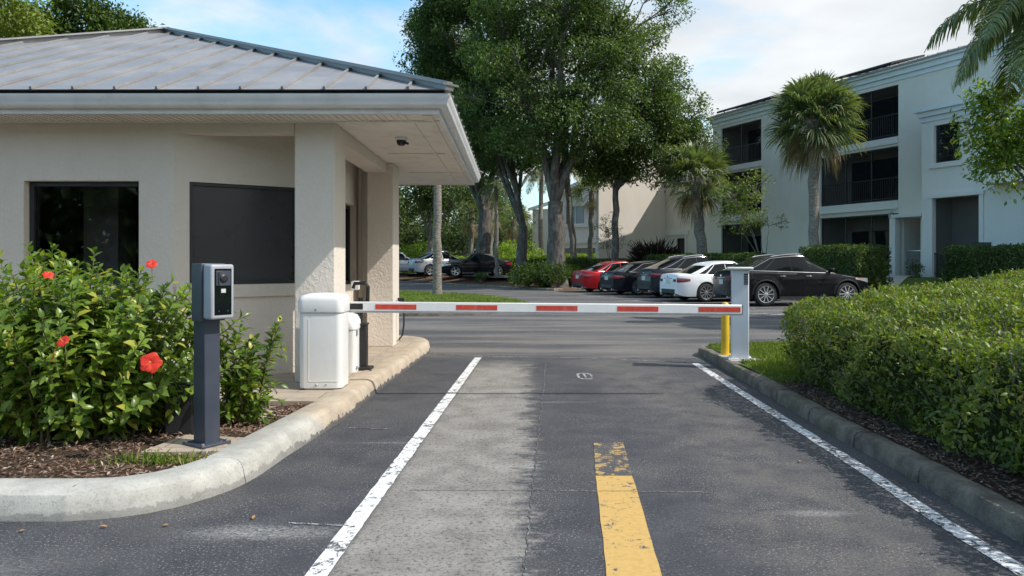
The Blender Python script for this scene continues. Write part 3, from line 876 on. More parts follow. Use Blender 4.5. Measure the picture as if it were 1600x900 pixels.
# dark room inside
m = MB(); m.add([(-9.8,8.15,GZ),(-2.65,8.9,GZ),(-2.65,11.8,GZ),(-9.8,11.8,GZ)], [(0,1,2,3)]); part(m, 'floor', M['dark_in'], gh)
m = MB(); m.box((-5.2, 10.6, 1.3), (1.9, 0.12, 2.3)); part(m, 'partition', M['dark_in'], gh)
m = MB(); m.box((-5.0, 9.2, 1.35), (0.42, 0.42, 2.4)); part(m, 'pillar_reflection', M['path'], gh)  # column set inside to imitate the outside pillar reflected in the glass
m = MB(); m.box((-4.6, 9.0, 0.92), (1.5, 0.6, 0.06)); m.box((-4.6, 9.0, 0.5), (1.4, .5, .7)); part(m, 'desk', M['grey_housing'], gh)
# side sliding door and window (facing the lane)
win(8.97, 9.77, GZ+.02, 2.3, lambda u, z, d: (-2.421-d, u, z), 1)
win(10.22, 11.47, 1.1, 2.3, lambda u, z, d: (-2.421-d, u, z), 2)
m = MB(); m.box((-2.37, 11.97, 1.53), (0.13, 0.1, 2.75)); m.box((-2.385, 11.62, 1.53), (0.05, 0.06, 2.75)); part(m, 'corner_trim', M['soffit'], gh)
# columns
def column(x0, x1, y0, y1, z1):
    mm = MB(); mm.box(((x0+x1)/2, (y0+y1)/2, (GZ+z1)/2), (x1-x0, y1-y0, z1-GZ)); part(mm, 'column', M['stucco'], gh, bevel=0.012)
column(-2.325, -1.895, 7.9, 8.42, 2.935); column(-2.20, -1.80, 11.2, 11.78, 2.935)
# beams
m = MB(); m.box(((-2.327+XC-0.05)/2, 8.0, 2.875), (abs(-2.327-XC+0.05), 0.196, 0.11)); part(m, 'beam', M['stucco'], gh)
m = MB(); m.box((-2.045, (8.425+11.195)/2, 2.86), (0.29, 11.195-8.425, 0.14)); part(m, 'beam', M['stucco'], gh)
# soffit
EX0, EX1, EY0, EY1 = -10.8, -0.70, 7.36, 14.4
SZ = 2.935
m = MB(); m.box(((EX0+EX1)/2+0.0, (EY0+EY1)/2, SZ+0.012), (EX1-EX0-0.12, EY1-EY0-0.12, 0.02)); sof = part(m, 'soffit', M['soffit'], gh)
m = MB()                                # trim strips and panel joints
m.box((EX1-0.17, (EY0+EY1)/2, SZ-0.004), (0.10, EY1-EY0-0.34, 0.008)); m.box((-1.25, EY0+0.46, SZ-.004), (1.0, 0.02, .008))
m.box((EX1-0.36, (EY0+EY1)/2, SZ-0.003), (0.025, EY1-EY0-0.9, 0.006)); m.box(((EX0+EX1)/2, EY0+0.50, SZ-0.005), (EX1-EX0-0.3, 0.03, 0.010))
m.box((-1.25, 10.2, SZ-.003), (0.95, 0.018, .006)); m.box((-1.25, 12.4, SZ-.003), (0.95, 0.018, .006))
so = m.build('soffit_trim', M['soffit'], None); so.parent = sof
m = MB()                                # ribs of the vented strip along the front
x = EX0 + 0.2
while x < EX1 - 0.35:
    m.box((x, EY0+0.28, SZ-0.004), (0.016, 0.36, 0.008)); x += 0.072
vo = m.build('soffit_vent', M['soffit'], None); vo.parent = sof
# fascia + gutter
def frame_box(mb, x0, x1, y0, y1, z0, z1, w):
    mb.box(((x0+x1)/2, y0+w/2, (z0+z1)/2), (x1-x0, w, z1-z0)); mb.box(((x0+x1)/2, y1-w/2, (z0+z1)/2), (x1-x0, w, z1-z0))
    mb.box((x0+w/2, (y0+y1)/2, (z0+z1)/2), (w, y1-y0-2*w-.004, z1-z0)); mb.box((x1-w/2, (y0+y1)/2, (z0+z1)/2), (w, y1-y0-2*w-.004, z1-z0))
m = MB(); frame_box(m, EX0+.03, EX1-.03, EY0+.03, EY1-.03, SZ-.01, 3.10, 0.03); part(m, 'fascia', M['gutter'], gh)
# gutter: K-style profile swept round three sides
GP = [(0.0, 0.0), (0.055, 0.0), (0.075, 0.012), (0.09, 0.035), (0.095, 0.07), (0.115, 0.09), (0.118, 0.125), (0.108, 0.125), (0.10, 0.10), (0.0, 0.10)]
def gutter(mb, pts):
    n = len(GP); vs = []; fs = []
    for i, p in enumerate(pts):
        p = Vector((p[0], p[1], 0))
        if i == 0: t = Vector((pts[1][0]-pts[0][0], pts[1][1]-pts[0][1], 0)).normalized(); nn = Vector((t.y, -t.x, 0)); k = 1
        elif i == len(pts)-1: t = Vector((pts[-1][0]-pts[-2][0], pts[-1][1]-pts[-2][1], 0)).normalized(); nn = Vector((t.y, -t.x, 0)); k = 1
        else:
            t0 = Vector((pts[i][0]-pts[i-1][0], pts[i][1]-pts[i-1][1], 0)).normalized(); t1 = Vector((pts[i+1][0]-pts[i][0], pts[i+1][1]-pts[i][1], 0)).normalized()
            n0 = Vector((t0.y, -t0.x, 0)); n1 = Vector((t1.y, -t1.x, 0)); nn = (n0+n1).normalized(); k = 1/nn.dot(n0)
        for d, z in GP:
            q = p + nn*d*k; vs.append((q.x, q.y, 2.975+z))
    for i in range(len(pts)-1):
        for k in range(n): fs.append((i*n+k, (i+1)*n+k, (i+1)*n+(k+1)%n, i*n+(k+1)%n))
    fs.append(tuple(range(n))); fs.append(tuple((len(pts)-1)*n+k for k in range(n))[::-1])
    mb.add(vs, fs)
m = MB(); gutter(m, [(EX0, EY0+.028), (EX1-.028, EY0+.028), (EX1-.028, EY1)]); part(m, 'gutter', M['gutter'], gh, smooth=True, angle=50)
# roof
def roof_mat():
    t = NT('standing_seam_metal'); p = t.pos()
    n = t.noise(p, 1.6, 6, 0.65); s = t.noise(t.scale(p, (1.0, 0.3, 1)), 4.0, 6, 0.7)
    c = t.mix(t.ramp(n, 0.3, 0.7), (0.26, 0.258, 0.262), (0.33, 0.328, 0.332))
    c = t.mix(t.ramp(s, 0.58, 0.72, 0, 0.40), c, (0.46, 0.455, 0.46))
    c = t.mix(t.ramp(t.noise(p, 14, 5, 0.7), 0.60, 0.74, 0, 0.25), c, (0.20, 0.19, 0.185))
    t.bsdf(c, t.ramp(n, 0.3, 0.7, 0.42, 0.6), 0.25, 0.5, t.bump(n, 0.12, 0.03))
    return t.m
M['roof'] = roof_mat()
RZ = 3.135; P = Vector((-5.76, 12.35, 5.28)); E = 0.09
c0 = Vector((EX0-E, EY0-E-.02, RZ)); c1 = Vector((EX1+E+.0, EY0-E-.02, RZ)); c2 = Vector((EX1+E, EY1+E, RZ)); c3 = Vector((EX0-E, EY1+E, RZ))
m = MB(); m.add([c0, c1, c2, c3, P], [(0,1,4),(1,2,4),(2,3,4),(3,0,4),(3,2,1,0)])
rf = part(m, 'roof', M['roof'], gh)
m = MB()
up = Vector((0, -0.42, 1)).normalized()
def seam_row(mb, A, B, P, n, upv, hh=0.028):
    for k in range(1, n):
        u = k/n
        q = A.lerp(B, u)
        # runs straight up the slope until it meets the hip
        cen = (P - A).dot((B-A).normalized())/(B-A).length
        lim = u/cen if u < cen else (1-u)/(1-cen)
        foot = A + (B-A)*cen
        top = q + (P-foot)*min(lim, 1)*0.995
        if (top-q).length > 0.25: mb.bar(q + upv*0.016, top + upv*0.016, 0.022, hh, up=tuple(upv))
seam_row(m, c0, c1, P, 25, up)
seam_row(m, c1, c2, P, 17, Vector((0.42, 0, 1)).normalized())
seam_row(m, c3, c0, P, 17, Vector((-0.42, 0, 1)).normalized())
sm_ = m.build('roof_seam', M['roof'], None); sm_.parent = rf
m = MB()
for q in (c0, c1, c2, c3):
    dv = (P-q).normalized()
    m.bar(q + Vector((0,0,.012)), P + Vector((0,0,.015)), 0.10, 0.05); m.bar(q + Vector((0,0,.048)) - dv*0.02, P + Vector((0,0,.053)), 0.20, 0.02); m.bar(q + Vector((0,0,.06)), P + Vector((0,0,.065)), 0.07, 0.03)
rc = m.build('ridge_cap', M['roof'], None); rc.parent = rf
m = MB(); frame_box(m, EX0-.03, EX1+.03, EY0-.05, EY1+.03, 3.10, 3.132, 0.1); part(m, 'shadow_gap', M['black_metal'], gh)  # black strip put in as the shadow gap under the roof edge

# dome camera under the soffit
t = PX(627, 205, 8.9); sc = empty('security_camera', (t.x, t.y, SZ), 0, 'small dark dome security camera under the porch soffit', 'camera')
m = MB(); m.lathe([(0.075, 0), (0.075, -0.02), (0.06, -0.032)], 24); m.build('mount', M['gutter'], sc, smooth=True)
m = MB(); m.lathe([(0.058, -0.03), (0.058, -0.05), (0.05, -0.078), (0.03, -0.096), (0.005, -0.10)], 24); m.build('dome', M['glass'], sc, smooth=True)
m = MB(); m.tube([(0.05, -.01, -0.06), (0.085, -.03, -0.075)], 0.016, 10); m.build('lens', M['black_metal'], sc)

# ------------------------------------------------------------------ barrier
bc = empty('barrier_cabinet', (-1.93, 7.61, GZ), 0, 'tall white rounded barrier cabinet on the paved kerb by the column', 'barrier cabinet')
def rrect(w, d, r, n=6):
    out = []
    for cx_, cy_, a0 in ((w/2-r, d/2-r, 0), (-w/2+r, d/2-r, 90), (-w/2+r, -d/2+r, 180), (w/2-r, -d/2+r, 270)):
        for k in range(n+1):
            a = R(a0 + 90*k/n); out.append((cx_+r*math.cos(a), cy_+r*math.sin(a)))
    return out
def loft(mb, rings, z):
    n = len(rings[0]); vs = []; fs = []
    for rg, zz_ in zip(rings, z): vs += [(p[0], p[1], zz_) for p in rg]
    for i in range(len(rings)-1):
        for k in range(n): fs.append((i*n+k, i*n+(k+1)%n, (i+1)*n+(k+1)%n, (i+1)*n+k))
    fs.append(tuple(range(n))[::-1]); fs.append(tuple((len(rings)-1)*n+k for k in range(n)))
    mb.add(vs, fs)
def rr(w, d, r, k=0.0): return [(p[0], p[1]) for p in rrect(w-k, d-k, max(r-k/2, .01))]
m = MB(); loft(m, [rr(.43,.36,.06), rr(.435,.365,.06), rr(.435,.365,.06)], [0.02, 0.05, 0.775]); body = m.build('body', M['white_metal'], bc, smooth=True, angle=50)
m = MB(); loft(m, [rr(.36,.30,.05), rr(.36,.30,.05)], [0.0, 0.02]); m.build('plinth', M['white_metal'], bc)
m = MB(); loft(m, [rr(.455,.385,.065), rr(.462,.392,.07), rr(.462,.392,.07), rr(.45,.38,.07), rr(.40,.33,.07), rr(.28,.22,.06), rr(.10,.08,.03)], [0.78, 0.79, 0.90, 0.93, 0.953, 0.967, 0.972]); cap = m.build('lid', M['white_metal'], bc, smooth=True, angle=60)
m = MB(); m.lathe([(0.011, 0), (0.011, 0.004)], 12, Matrix.Translation((-0.04, -0.198, 0.81)) @ Matrix.Rotation(R(90), 4, 'X')); lk = m.build('lock', M['alu'], None); lk.parent = cap
m = MB(); m.box((-0.115, -0.1835, 0.4), (0.005, 0.004, 0.62)); m.box((0.03, -0.1835, 0.088), (0.285, 0.004, 0.005)); m.build('door_seam', M['soffit'], bc)
m = MB(); m.lathe([(0.013, 0), (0.013, 0.006), (0.008, 0.01)], 12, Matrix.Translation((-0.035, -0.181, 0.055)) @ Matrix.Rotation(R(90), 4, 'X')); m.lathe([(0.01, 0), (0.01, 0.005)], 12, Matrix.Translation((0.06, -0.181, 0.055)) @ Matrix.Rotation(R(90), 4, 'X')); [setattr(q_, 'parent', bc) for q_ in build_loc(m, 'bolt', M['alu'])]

# barrier arm: pivots on the lane side of the cabinet, tip just short of the rest post
AY = 7.82
A0 = PX(541, 478.5, AY); A1 = PX(1159, 483.5, AY); Lr = (A1-A0).length
arm = empty('boom_barrier', tuple(A0), 0, 'long white barrier arm with red stripes lowered across the lane', 'barrier arm')
arm.rotation_euler = (0, math.asin((A0.z-A1.z)/Lr), 0)
m = MB(); m.box((Lr/2, 0, 0.0), (Lr, 0.042, 0.100)); m.build('boom', M['white_metal'], arm, bevel=0.008)
m = MB(); m.box((Lr/2, -0.002, -0.0575), (Lr-0.01, 0.036, 0.014)); m.build('rubber_edge', M['alu'], arm)
m = MB(); m.box((0.09, -0.0222, 0.0), (0.18, 0.003, 0.062)); m.build('black_tape', M['black_tape'], arm)
s = 618.0/Lr
for x0, x1 in ((587,651),(713,777),(838,902),(964,1028),(1091,1156)):
    m = MB(); m.box(((x0+x1)/2/s-541/s, -0.0222, -0.001), ((x1-x0)/s, 0.003, 0.052)); m.build('reflective_tape', M['red_tape'], arm)
m = MB(); m.box((Lr+.004, 0, 0), (0.008, 0.046, 0.106)); m.build('end_cap', M['alu'], arm)
m = MB(); m.box((-0.09, 0, 0.0), (0.22, 0.06, 0.12)); m.build('clamp', M['black_metal'], arm, bevel=0.006)

# second, smaller operator cabinet behind
b2 = empty('gate_operator', (-1.99, 8.78, GZ), 0, 'small white domed operator box behind the tall barrier cabinet', 'gate operator')
m = MB(); loft(m, [rr(.34,.34,.06), rr(.34,.34,.06)], [0.0, 0.50]); m.build('body', M['white_metal'], b2, smooth=True, angle=50)
m = MB(); loft(m, [rr(.36,.36,.07), rr(.365,.365,.08), rr(.355,.355,.1), rr(.29,.29,.1), rr(.18,.18,.07), rr(.06,.06,.02)], [0.50, 0.52, 0.60, 0.66, 0.685, 0.69]); m.build('lid', M['white_metal'], b2, smooth=True, angle=60)
m = MB(); m.box((0.176, -0.12, 0.46), (0.012, 0.03, 0.06)); m.box((0.176, -0.12, 0.05), (0.012, 0.04, 0.04)); [setattr(q_, 'parent', b2) for q_ in build_loc(m, 'latch', M['grey_housing'])]
# black arm mechanism on its own pedestal
t = G(566, 578, GZ); b3 = empty('arm_pedestal', (t.x, t.y+0.05, GZ), 0, 'black metal pedestal with clamp bracket behind the barrier arm', 'pedestal')
m = MB(); m.box((0, 0, 0.27), (0.10, 0.12, 0.54)); m.box((0.015, -0.02, 0.02), (0.2, 0.2, 0.035)); m.box((-.02, 0, 0.545), (0.16, 0.15, 0.02)); m.build('post', M['black_metal'], b3, bevel=0.006)
m = MB(); m.tube([(-0.12, 0, 0.97), (-0.10, 0, 1.03), (0.03, 0, 1.035), (0.06, 0, 0.99), (0.055, 0, 0.80), (0.01, 0, 0.70), (-0.08, 0, 0.70)], 0.022, 8); m.tube([(-.03, 0, 0.54), (-0.03, 0, 0.86)], 0.025, 8)
m.box((-0.01, 0, 0.78), (0.15, 0.1, 0.07)); m.build('bracket', M['black_metal'], b3)
m = MB(); m.tube([(0.07, -.05, 0.03), (0.10, -.12, 0.02), (0.14, -.2, 0.0)], 0.009, 6); m.build('cable', M['black_metal'], b3)
t = PX(555, 446, 10.6); ib = empty('junction_box', (t.x, t.y, t.z), 0, 'small white wall box beside the guardhouse door frame', 'wall box')
m = MB(); m.box((0, 0, 0), (0.12, 0.07, 0.13)); m.build('housing', M['white_metal'], ib, bevel=0.01)
m = MB(); m.box((-0.12, 0.0, 0.0), (0.16, 0.03, 0.03)); m.build('bracket', M['white_metal'], ib)
# black hose at the rear column
m = MB(); pts = [PX(629.5, 470, 11.5), PX(631, 492, 11.5), PX(631, 508, 11.5), PX(628.5, 524, 11.5), G(623, 531.0, GZ)]
m.tube([pts[0]] + pts[1:], 0.014, 8); m.box(tuple(pts[0] + Vector((-.03, 0, .02))), (0.10, 0.05, 0.05)); tag(m.build('hose', M['black_metal'], smooth=True), 'thin black hose standing against the rear porch column', 'hose')

# ------------------------------------------------------------------ rest post and bollard
rp = empty('rest_post', (3.075, 9.98, 0.13), R(-14), 'pale grey square post with flat cap beside the yellow bollard', 'barrier post')
m = MB(); m.box((0, 0, 0.61), (0.225, 0.225, 1.19)); m.build('post', M['pale_blue_metal'], rp, bevel=0.012)
m = MB(); m.box((0, 0, 1.222), (0.33, 0.33, 0.035)); m.build('cap', M['white_metal'], rp, bevel=0.012)
m = MB(); m.box((0, 0, 0.01), (0.30, 0.30, 0.02)); bp = m.build('base_plate', M['white_metal'], rp, bevel=0.003)
m = MB()
for sx in (-1, 0, 1):
    for sy in (-1, 1): m.lathe([(0.011, 0), (0.011, 0.012), (0.006, 0.016)], 8, Matrix.Translation((sx*0.125, sy*0.13, 0.02)))
[setattr(q_, 'parent', bp) for q_ in build_loc(m, 'bolt', M['alu'])]
m = MB(); m.box((0.075, -0.117, 1.08), (0.055, 0.01, 0.15)); kp = m.build('keypad', M['trim'], rp, bevel=0.003)
m = MB()
for i in range(3):
    for j in range(6): m.box((0.059+i*0.016, -0.1235, 1.02+j*0.022), (0.009, 0.004, 0.011))
q = m.build('button', M['grey_housing'], None); q.parent = kp
m = MB()
rs = random.Random(3)
z = 0.62
while z < 1.12:
    h = rs.uniform(0.012, 0.03); m.box((-0.1145, -0.03+rs.uniform(-.01,.01), z), (0.003, rs.uniform(0.03, 0.07), h)); z += h + rs.uniform(0.008, 0.03)
m.add([(-.1132,-.065,.60),(-.1132,.035,.60),(-.1132,.035,1.13),(-.1132,-.065,1.13)], [(0,1,2,3)]); m.build('worn_sticker', M['trim'], rp)
m = MB(); m.box((3.10, 10.12, 0.10), (0.42, 0.78, 0.07)); struct(m.build('concrete_pad', M['path']))
bl = empty('bollard', (3.005, 10.42, 0.13), 0, 'yellow steel bollard standing behind the tip of the barrier arm', 'bollard')
m = MB(); m.lathe([(0.056, 0), (0.056, 0.68), (0.052, 0.71), (0.035, 0.735), (0.008, 0.742)], 24); m.build('pipe', M['yellow'], bl, smooth=True)
m = MB(); m.lathe([(0.085, 0), (0.085, 0.015)], 24); m.build('base_flange', M['yellow'], bl)

# ------------------------------------------------------------------ keypad post by the hibiscus
kx, ky = -2.18, 5.28; kz = 0.145
kp = empty('keypad_kiosk', (kx, ky, kz), R(56), 'dark slate keypad post with light grey reader housing in the hibiscus bed', 'keypad post')
m = MB(); m.box((0, 0, 0.64), (0.125, 0.135, 1.27)); m.build('post', M['navy_post'], kp, bevel=0.008)
m = MB(); m.box((0, 0, 0.009), (0.23, 0.24, 0.018)); bp = m.build('base_plate', M['navy_post'], kp, bevel=0.003)
m = MB()
for sx in (-1, 1):
    for sy in (-1, 1): m.lathe([(0.01, 0), (0.01, 0.014)], 8, Matrix.Translation((sx*0.095, sy*0.098, 0.018)))
[setattr(q_, 'parent', bp) for q_ in build_loc(m, 'bolt', M['alu'])]
m = MB(); m.box((0.0, -0.02, 1.085), (0.19, 0.12, 0.41)); m.build('back_box', M['navy_post'], kp, bevel=0.006)
m = MB(); m.box((0.01, -0.125, 1.09), (0.185, 0.10, 0.385)); hs = m.build('housing', M['grey_housing'], kp, bevel=0.016, seg=3)
m = MB(); m.box((0.01, -0.1765, 1.09), (0.135, 0.004, 0.325)); fp = m.build('panel', M['car_glass'], None, bevel=0.004); fp.parent = hs
m = MB(); m.box((0.01, -0.180, 1.185), (0.115, 0.004, 0.105)); q = m.build('display', M['navy_post'], None, bevel=0.003); q.parent = fp
m = MB(); m.lathe([(0.03, 0), (0.03, 0.006), (0.018, 0.012)], 20, Matrix.Translation((0.012, -0.182, 1.185)) @ Matrix.Rotation(R(90), 4, 'X')); m.box((-0.028, -0.184, 1.18), (0.012, 0.006, 0.09)); q = m.build('lens', M['black_metal'], None); q.parent = fp
m = MB(); m.box((0.01, -0.180, 1.097), (0.036, 0.003, 0.028)); q = m.build('label', M['plate'], None); q.parent = fp
m = MB()
m.box((-0.025, -0.1800, 0.955), (0.012, 0.004, 0.012)); m.box((0.045, -0.1800, 0.955), (0.012, 0.004, 0.012))
[setattr(q_, 'parent', fp) for q_ in build_loc(m, 'button', M['trim'])]
ub = empty('black_box', (-2.56, 5.72, 0.12), R(10), 'low black box half hidden behind the slate keypad post', 'utility box')  # plain black box filling the dark spot between bush and post
m = MB(); m.box((0, 0, 0.19), (0.20, 0.16, 0.38)); m.build('housing', M['black_metal'], ub, bevel=0.01)
m = MB(); m.box((0, 0, 0.39), (0.22, 0.18, 0.02)); m.build('lid', M['black_metal'], ub, bevel=0.006)
# ------------------------------------------------------------------ apartment building on the right
O = Vector((16.9, 32.3, 0)); DV = Vector((-0.395, 0.918, 0)).normalized(); NV = Vector((-DV.y, DV.x, 0))   # NV: out of the facade
if NV.x > 0: NV = -NV
ab = empty('apartment_building', (22, 33, 0.7), 0, 'three storey beige apartment building with dark screened balconies behind the parked cars', 'apartment building')
Z0, ZF2, ZF3, ZT = 0.55, 4.1, 6.9, 9.35
def fp_(t, out=0.0): v = O + DV*t + NV*out; return (v.x, v.y)
# facade wall pieces; walls run from far (large t) to near so that the outside is on the right hand
def facade(t0, t1, z0, z1, holes, out=0.0, mat='stucco_far', th=0.25, name='wall', par=ab):
    """t0<t1; holes (ta,tb,z0,z1)"""
    mm = MB(); a = fp_(t1, out); b = fp_(t0, out)
    hh = [(t1-h[1], t1-h[0], h[2], h[3]) for h in holes]
    wall_faces(mm, a, b, z0, z1, th, hh); return part(mm, name, M[mat], par)
T1, T2, T3, T4 = 4.41, 8.5, 11.85, 17.4
bays = []
for (ta, tb) in ((0.0, T1), (T2, T3)):
    e = 0.02
    bays += [(ta+e, tb, 0.75, 3.55), (ta+e, tb, ZF2+0.02, 6.50), (ta+e, tb, ZF3+0.02, 9.18)]
extra = [(13.0, 13.95, 4.75, 6.0), (15.3, 16.2, 0.8, 2.9)]
facade(-1.6, 12.6, Z0, ZT, bays + [(-1.05, -.25, .6, 3.3)])
facade(12.6, T4, Z0, 6.4, extra)
# stone-like bands at the floor slabs
m = MB()
def fbox(mb, ta, tb, o0, o1, z0, z1):
    P = [fp_(ta, o0), fp_(tb, o0), fp_(tb, o1), fp_(ta, o1)]; mb.prism(P, z0, z1)
for (ta, tb) in ((0.0, T1), (T2, T3)):
    for zf in (ZF2, ZF3): fbox(m, ta+0.02, tb-0.0, 0.003, 0.06, zf-0.28, zf+0.0)
    fbox(m, ta+.02, tb, 0.003, 0.10, ZF2-0.36, ZF2-0.281)
build_each(m, 'slab_edge', M['stucco_blue'], ab)
# recessed balcony rooms
for bi, (ta, tb) in enumerate(((0.0, T1), (T2, T3))):
    for fi, (za, zb) in enumerate(((0.75, 3.55), (ZF2+.02, 6.50), (ZF3+.02, 9.18))):
        m = MB(); D = 1.7
        P = [fp_(ta-.0, -0.26), fp_(tb+.05, -0.26), fp_(tb+.05, -D), fp_(ta-.0, -D)]
        m.add([(P[3][0],P[3][1],za-.1),(P[2][0],P[2][1],za-.1),(P[2][0],P[2][1],zb+.1),(P[3][0],P[3][1],zb+.1)], [(0,1,2,3)])
        m.add([(P[0][0],P[0][1],za-.1),(P[3][0],P[3][1],za-.1),(P[3][0],P[3][1],zb+.1),(P[0][0],P[0][1],zb+.1)], [(0,1,2,3)])
        m.add([(P[1][0],P[1][1],za-.1),(P[2][0],P[2][1],za-.1),(P[2][0],P[2][1],zb+.1),(P[1][0],P[1][1],zb+.1)], [(0,1,2,3)])
        m.add([(p[0],p[1],za) for p in P], [(0,1,2,3)]); m.add([(p[0],p[1],zb+.02) for p in P], [(0,1,2,3)])
        part(m, 'balcony_recess', M['stucco_far'], ab)
        # sliding door in the back wall
        def mk(u, z, d): v = O + DV*u + NV*(-D + 0.10 - d); return (v.x, v.y, z)
        win(ta+0.5, tb-0.45, za+0.04, za+2.15, mk, 3 if bi == 0 else 2, par=ab, set_=0.04)
        # insect screen posts and railing
        m = MB(); n = 3 if bi == 0 else 2
        for k in range(n+1):
            t = ta+0.05+(tb-ta-0.1)*k/n; v = O + DV*t - NV*0.10; m.box((v.x, v.y, (za+zb)/2), (0.05, 0.05, zb-za), math.atan2(DV.y, DV.x))
        a = O + DV*(ta+.03) - NV*0.10; b = O + DV*(tb-.03) - NV*0.10
        for z in ((za+0.03, zb-0.03)): m.bar((a.x,a.y,z), (b.x,b.y,z), 0.05, 0.05)
        sfr = part(m, 'screen_frame', M['dark_frame'], ab)
        m = MB(); m.add([(a.x,a.y,za+.03),(b.x,b.y,za+.03),(b.x,b.y,zb-.03),(a.x,a.y,zb-.03)], [(0,1,2,3)]); q = m.build('insect_and_shade_screen', M['insect_and_shade_screen'], None); q.parent = sfr
        m = MB()
        if fi > 0:
            for z in (za+0.12, za+1.02): m.bar((a.x,a.y,z), (b.x,b.y,z), 0.045, 0.04)
            t = ta+0.1
            while t < tb-0.05:
                v = O + DV*t - NV*0.10; m.box((v.x, v.y, za+0.57), (0.018, 0.018, 0.9)); t += 0.115
            part(m, 'railing', M['black_metal'], ab)
# small far windows
for (ta, tb, za, zb) in extra:
    def mk(u, z, d): v = O + DV*u + NV*(-d); return (v.x, v.y, z)
    win(ta, tb, za, zb, mk, 1, par=ab)
m = MB(); fbox(m, 12.9, 14.5, 0.003, 0.06, 4.62, 4.745); fbox(m, 14.9, 17.2, 0.003, 0.08, 3.1, 3.4); fbox(m, 15.1, 15.28, .003, .05, .7, 3.09); build_each(m, 'window_trim', M['stucco_blue'], ab)
# sloping parapet / cornice: stepped bands and roof
m = MB()
fbox(m, -14.0, 12.65, -.2, 0.05, 9.352, 9.55); fbox(m, -14.0, 12.7, -.2, 0.16, 9.552, 9.78); fbox(m, -14.0, 12.75, -.2, 0.30, 9.782, 9.93); fbox(m, 12.62, T4, -.2, .12, 6.402, 6.7)
part(m, 'cornice', M['pale_blue_metal'], ab)
m = MB()
P = [Vector((*fp_(-14.0, 0.38), 9.935)), Vector((*fp_(12.8, 0.38), 9.935)), Vector((*fp_(12.8, -7.0), 11.8)), Vector((*fp_(-14.0, -7.0), 11.8)), Vector((*fp_(12.8, -14.0), 9.9)), Vector((*fp_(-14.0, -14.0), 9.9))]
m.add([tuple(p) for p in P] + [tuple(p - Vector((0,0,.06))) for p in P], [(0,1,2,3),(3,2,4,5),(6,7,1,0),(6,9,8,7),(9,11,10,8),(1,7,8,2),(2,8,10,4),(0,3,9,6),(3,5,11,9)])
arf = part(m, 'roof', M['roof'], ab)
m = MB(); t = -13.8
while t < 12.7:
    a = Vector((*fp_(t, 0.37), 9.955)); b = Vector((*fp_(t, -7.0), 11.82)); m.bar(a, b, 0.04, 0.05); t += 0.45
q = m.build('roof_seam', M['roof'], None); q.parent = arf
# right-hand wall up to the low block, side and rear walls
facade(-14.0, -1.6, Z0, ZT, [])
m = MB()
e1 = fp_(-14, -14); e0 = fp_(-14, 0); wall_faces(m, e0, e1, Z0, 9.6, .25, []); 
f0 = fp_(12.59, -.26); f1 = fp_(12.59, -14); wall_faces(m, f1, f0, Z0, 9.6, .25, []); wall_faces(m, e1, f1, Z0, 9.6, .25, [])
part(m, 'wall', M['stucco_far'], ab)
# wing wall that turns towards the road
wv = Vector((-DV.y, DV.x, 0)); wv = NV
Wp = O + DV*T4; Wq = Wp + NV*5.0
m = MB(); wall_faces(m, (Wq.x, Wq.y), (Wp.x, Wp.y), Z0-.2, 9.0, .3, []); part(m, 'wing_wall', M['stucco_far'], ab)
# door recess between the two blocks
m = MB()
Pd = [fp_(-.24, -0.26), fp_(-1.06, -0.26), fp_(-1.06, -2.2), fp_(-.24, -2.2)]
for i in ((0,3),(1,2),(3,2)):
    a, b = Pd[i[0]], Pd[i[1]]; m.add([(a[0],a[1],.6),(b[0],b[1],.6),(b[0],b[1],3.4),(a[0],a[1],3.4)], [(0,1,2,3)])
part(m, 'entry_recess', M['stucco_far'], ab)
m = MB(); fbox(m, -1.5, -.05, 0.003, 0.55, 3.32, 3.46); fbox(m, -.22, .06, 0.2, 0.5, Z0, 3.31); part(m, 'entry_canopy', M['stucco_blue'], ab)
m = MB()
a = O + DV*(-.32) - NV*0.1; b = O + DV*(-1.0) - NV*0.1
for z in (0.95, 1.9): m.bar((a.x,a.y,z), (b.x,b.y,z), 0.04, 0.04)
for k in range(9):
    v = a.lerp(b, k/8); m.box((v.x, v.y, 1.42), (0.022, 0.022, 0.95))
part(m, 'entry_gate', M['alu'], ab)
# wall lamp / cables near the entrance
wl = O + DV*0.35 + NV*0.08
m = MB(); m.box((wl.x, wl.y, 3.45), (0.12, 0.12, 0.22)); m.lathe([(0.12, 0), (0.05, 0.06), (0.02, 0.1)], 10, Matrix.Translation((wl.x, wl.y, 3.56))); m.box((wl.x, wl.y, 2.6), (.03, .03, 1.6)); part(m, 'wall_lamp', M['grey_housing'], ab)
# low two-storey block in front of it
CO = 1.15
def cb(t0, t1, z0, z1, holes, **k): return facade(t0, t1, z0, z1, holes, out=CO, **k)
holesC = [(-3.64, -2.57, 5.35, 6.85), (-4.4, -2.49, 0.8, 3.95)]
cb(-14.0, -2.0, Z0, 7.05, holesC, mat='stucco_blue')
for (ta, tb, za, zb), nm in ((holesC[0], 1),):
    def mk(u, z, d): v = O + DV*u + NV*(CO-d); return (v.x, v.y, z)
    win(ta, tb, za, zb, mk, 1, par=ab)
    m = MB(); v0 = O + DV*ta + NV*(CO-0.09); v1 = O + DV*tb + NV*(CO-0.09)
    for k in range(1, 6): z = za + (zb-za)*k/6; m.bar((v0.x,v0.y,z), (v1.x,v1.y,z), 0.02, 0.02)
    part(m, 'window_bar', M['dark_frame'], ab)
m = MB()
fbox(m, -3.84, -2.37, CO+.003, CO+.07, 5.15, 5.345); fbox(m, -3.80, -3.645, CO+.003, CO+.05, 5.35, 6.95); fbox(m, -2.565, -2.41, CO+.003, CO+.05, 5.35, 6.95)
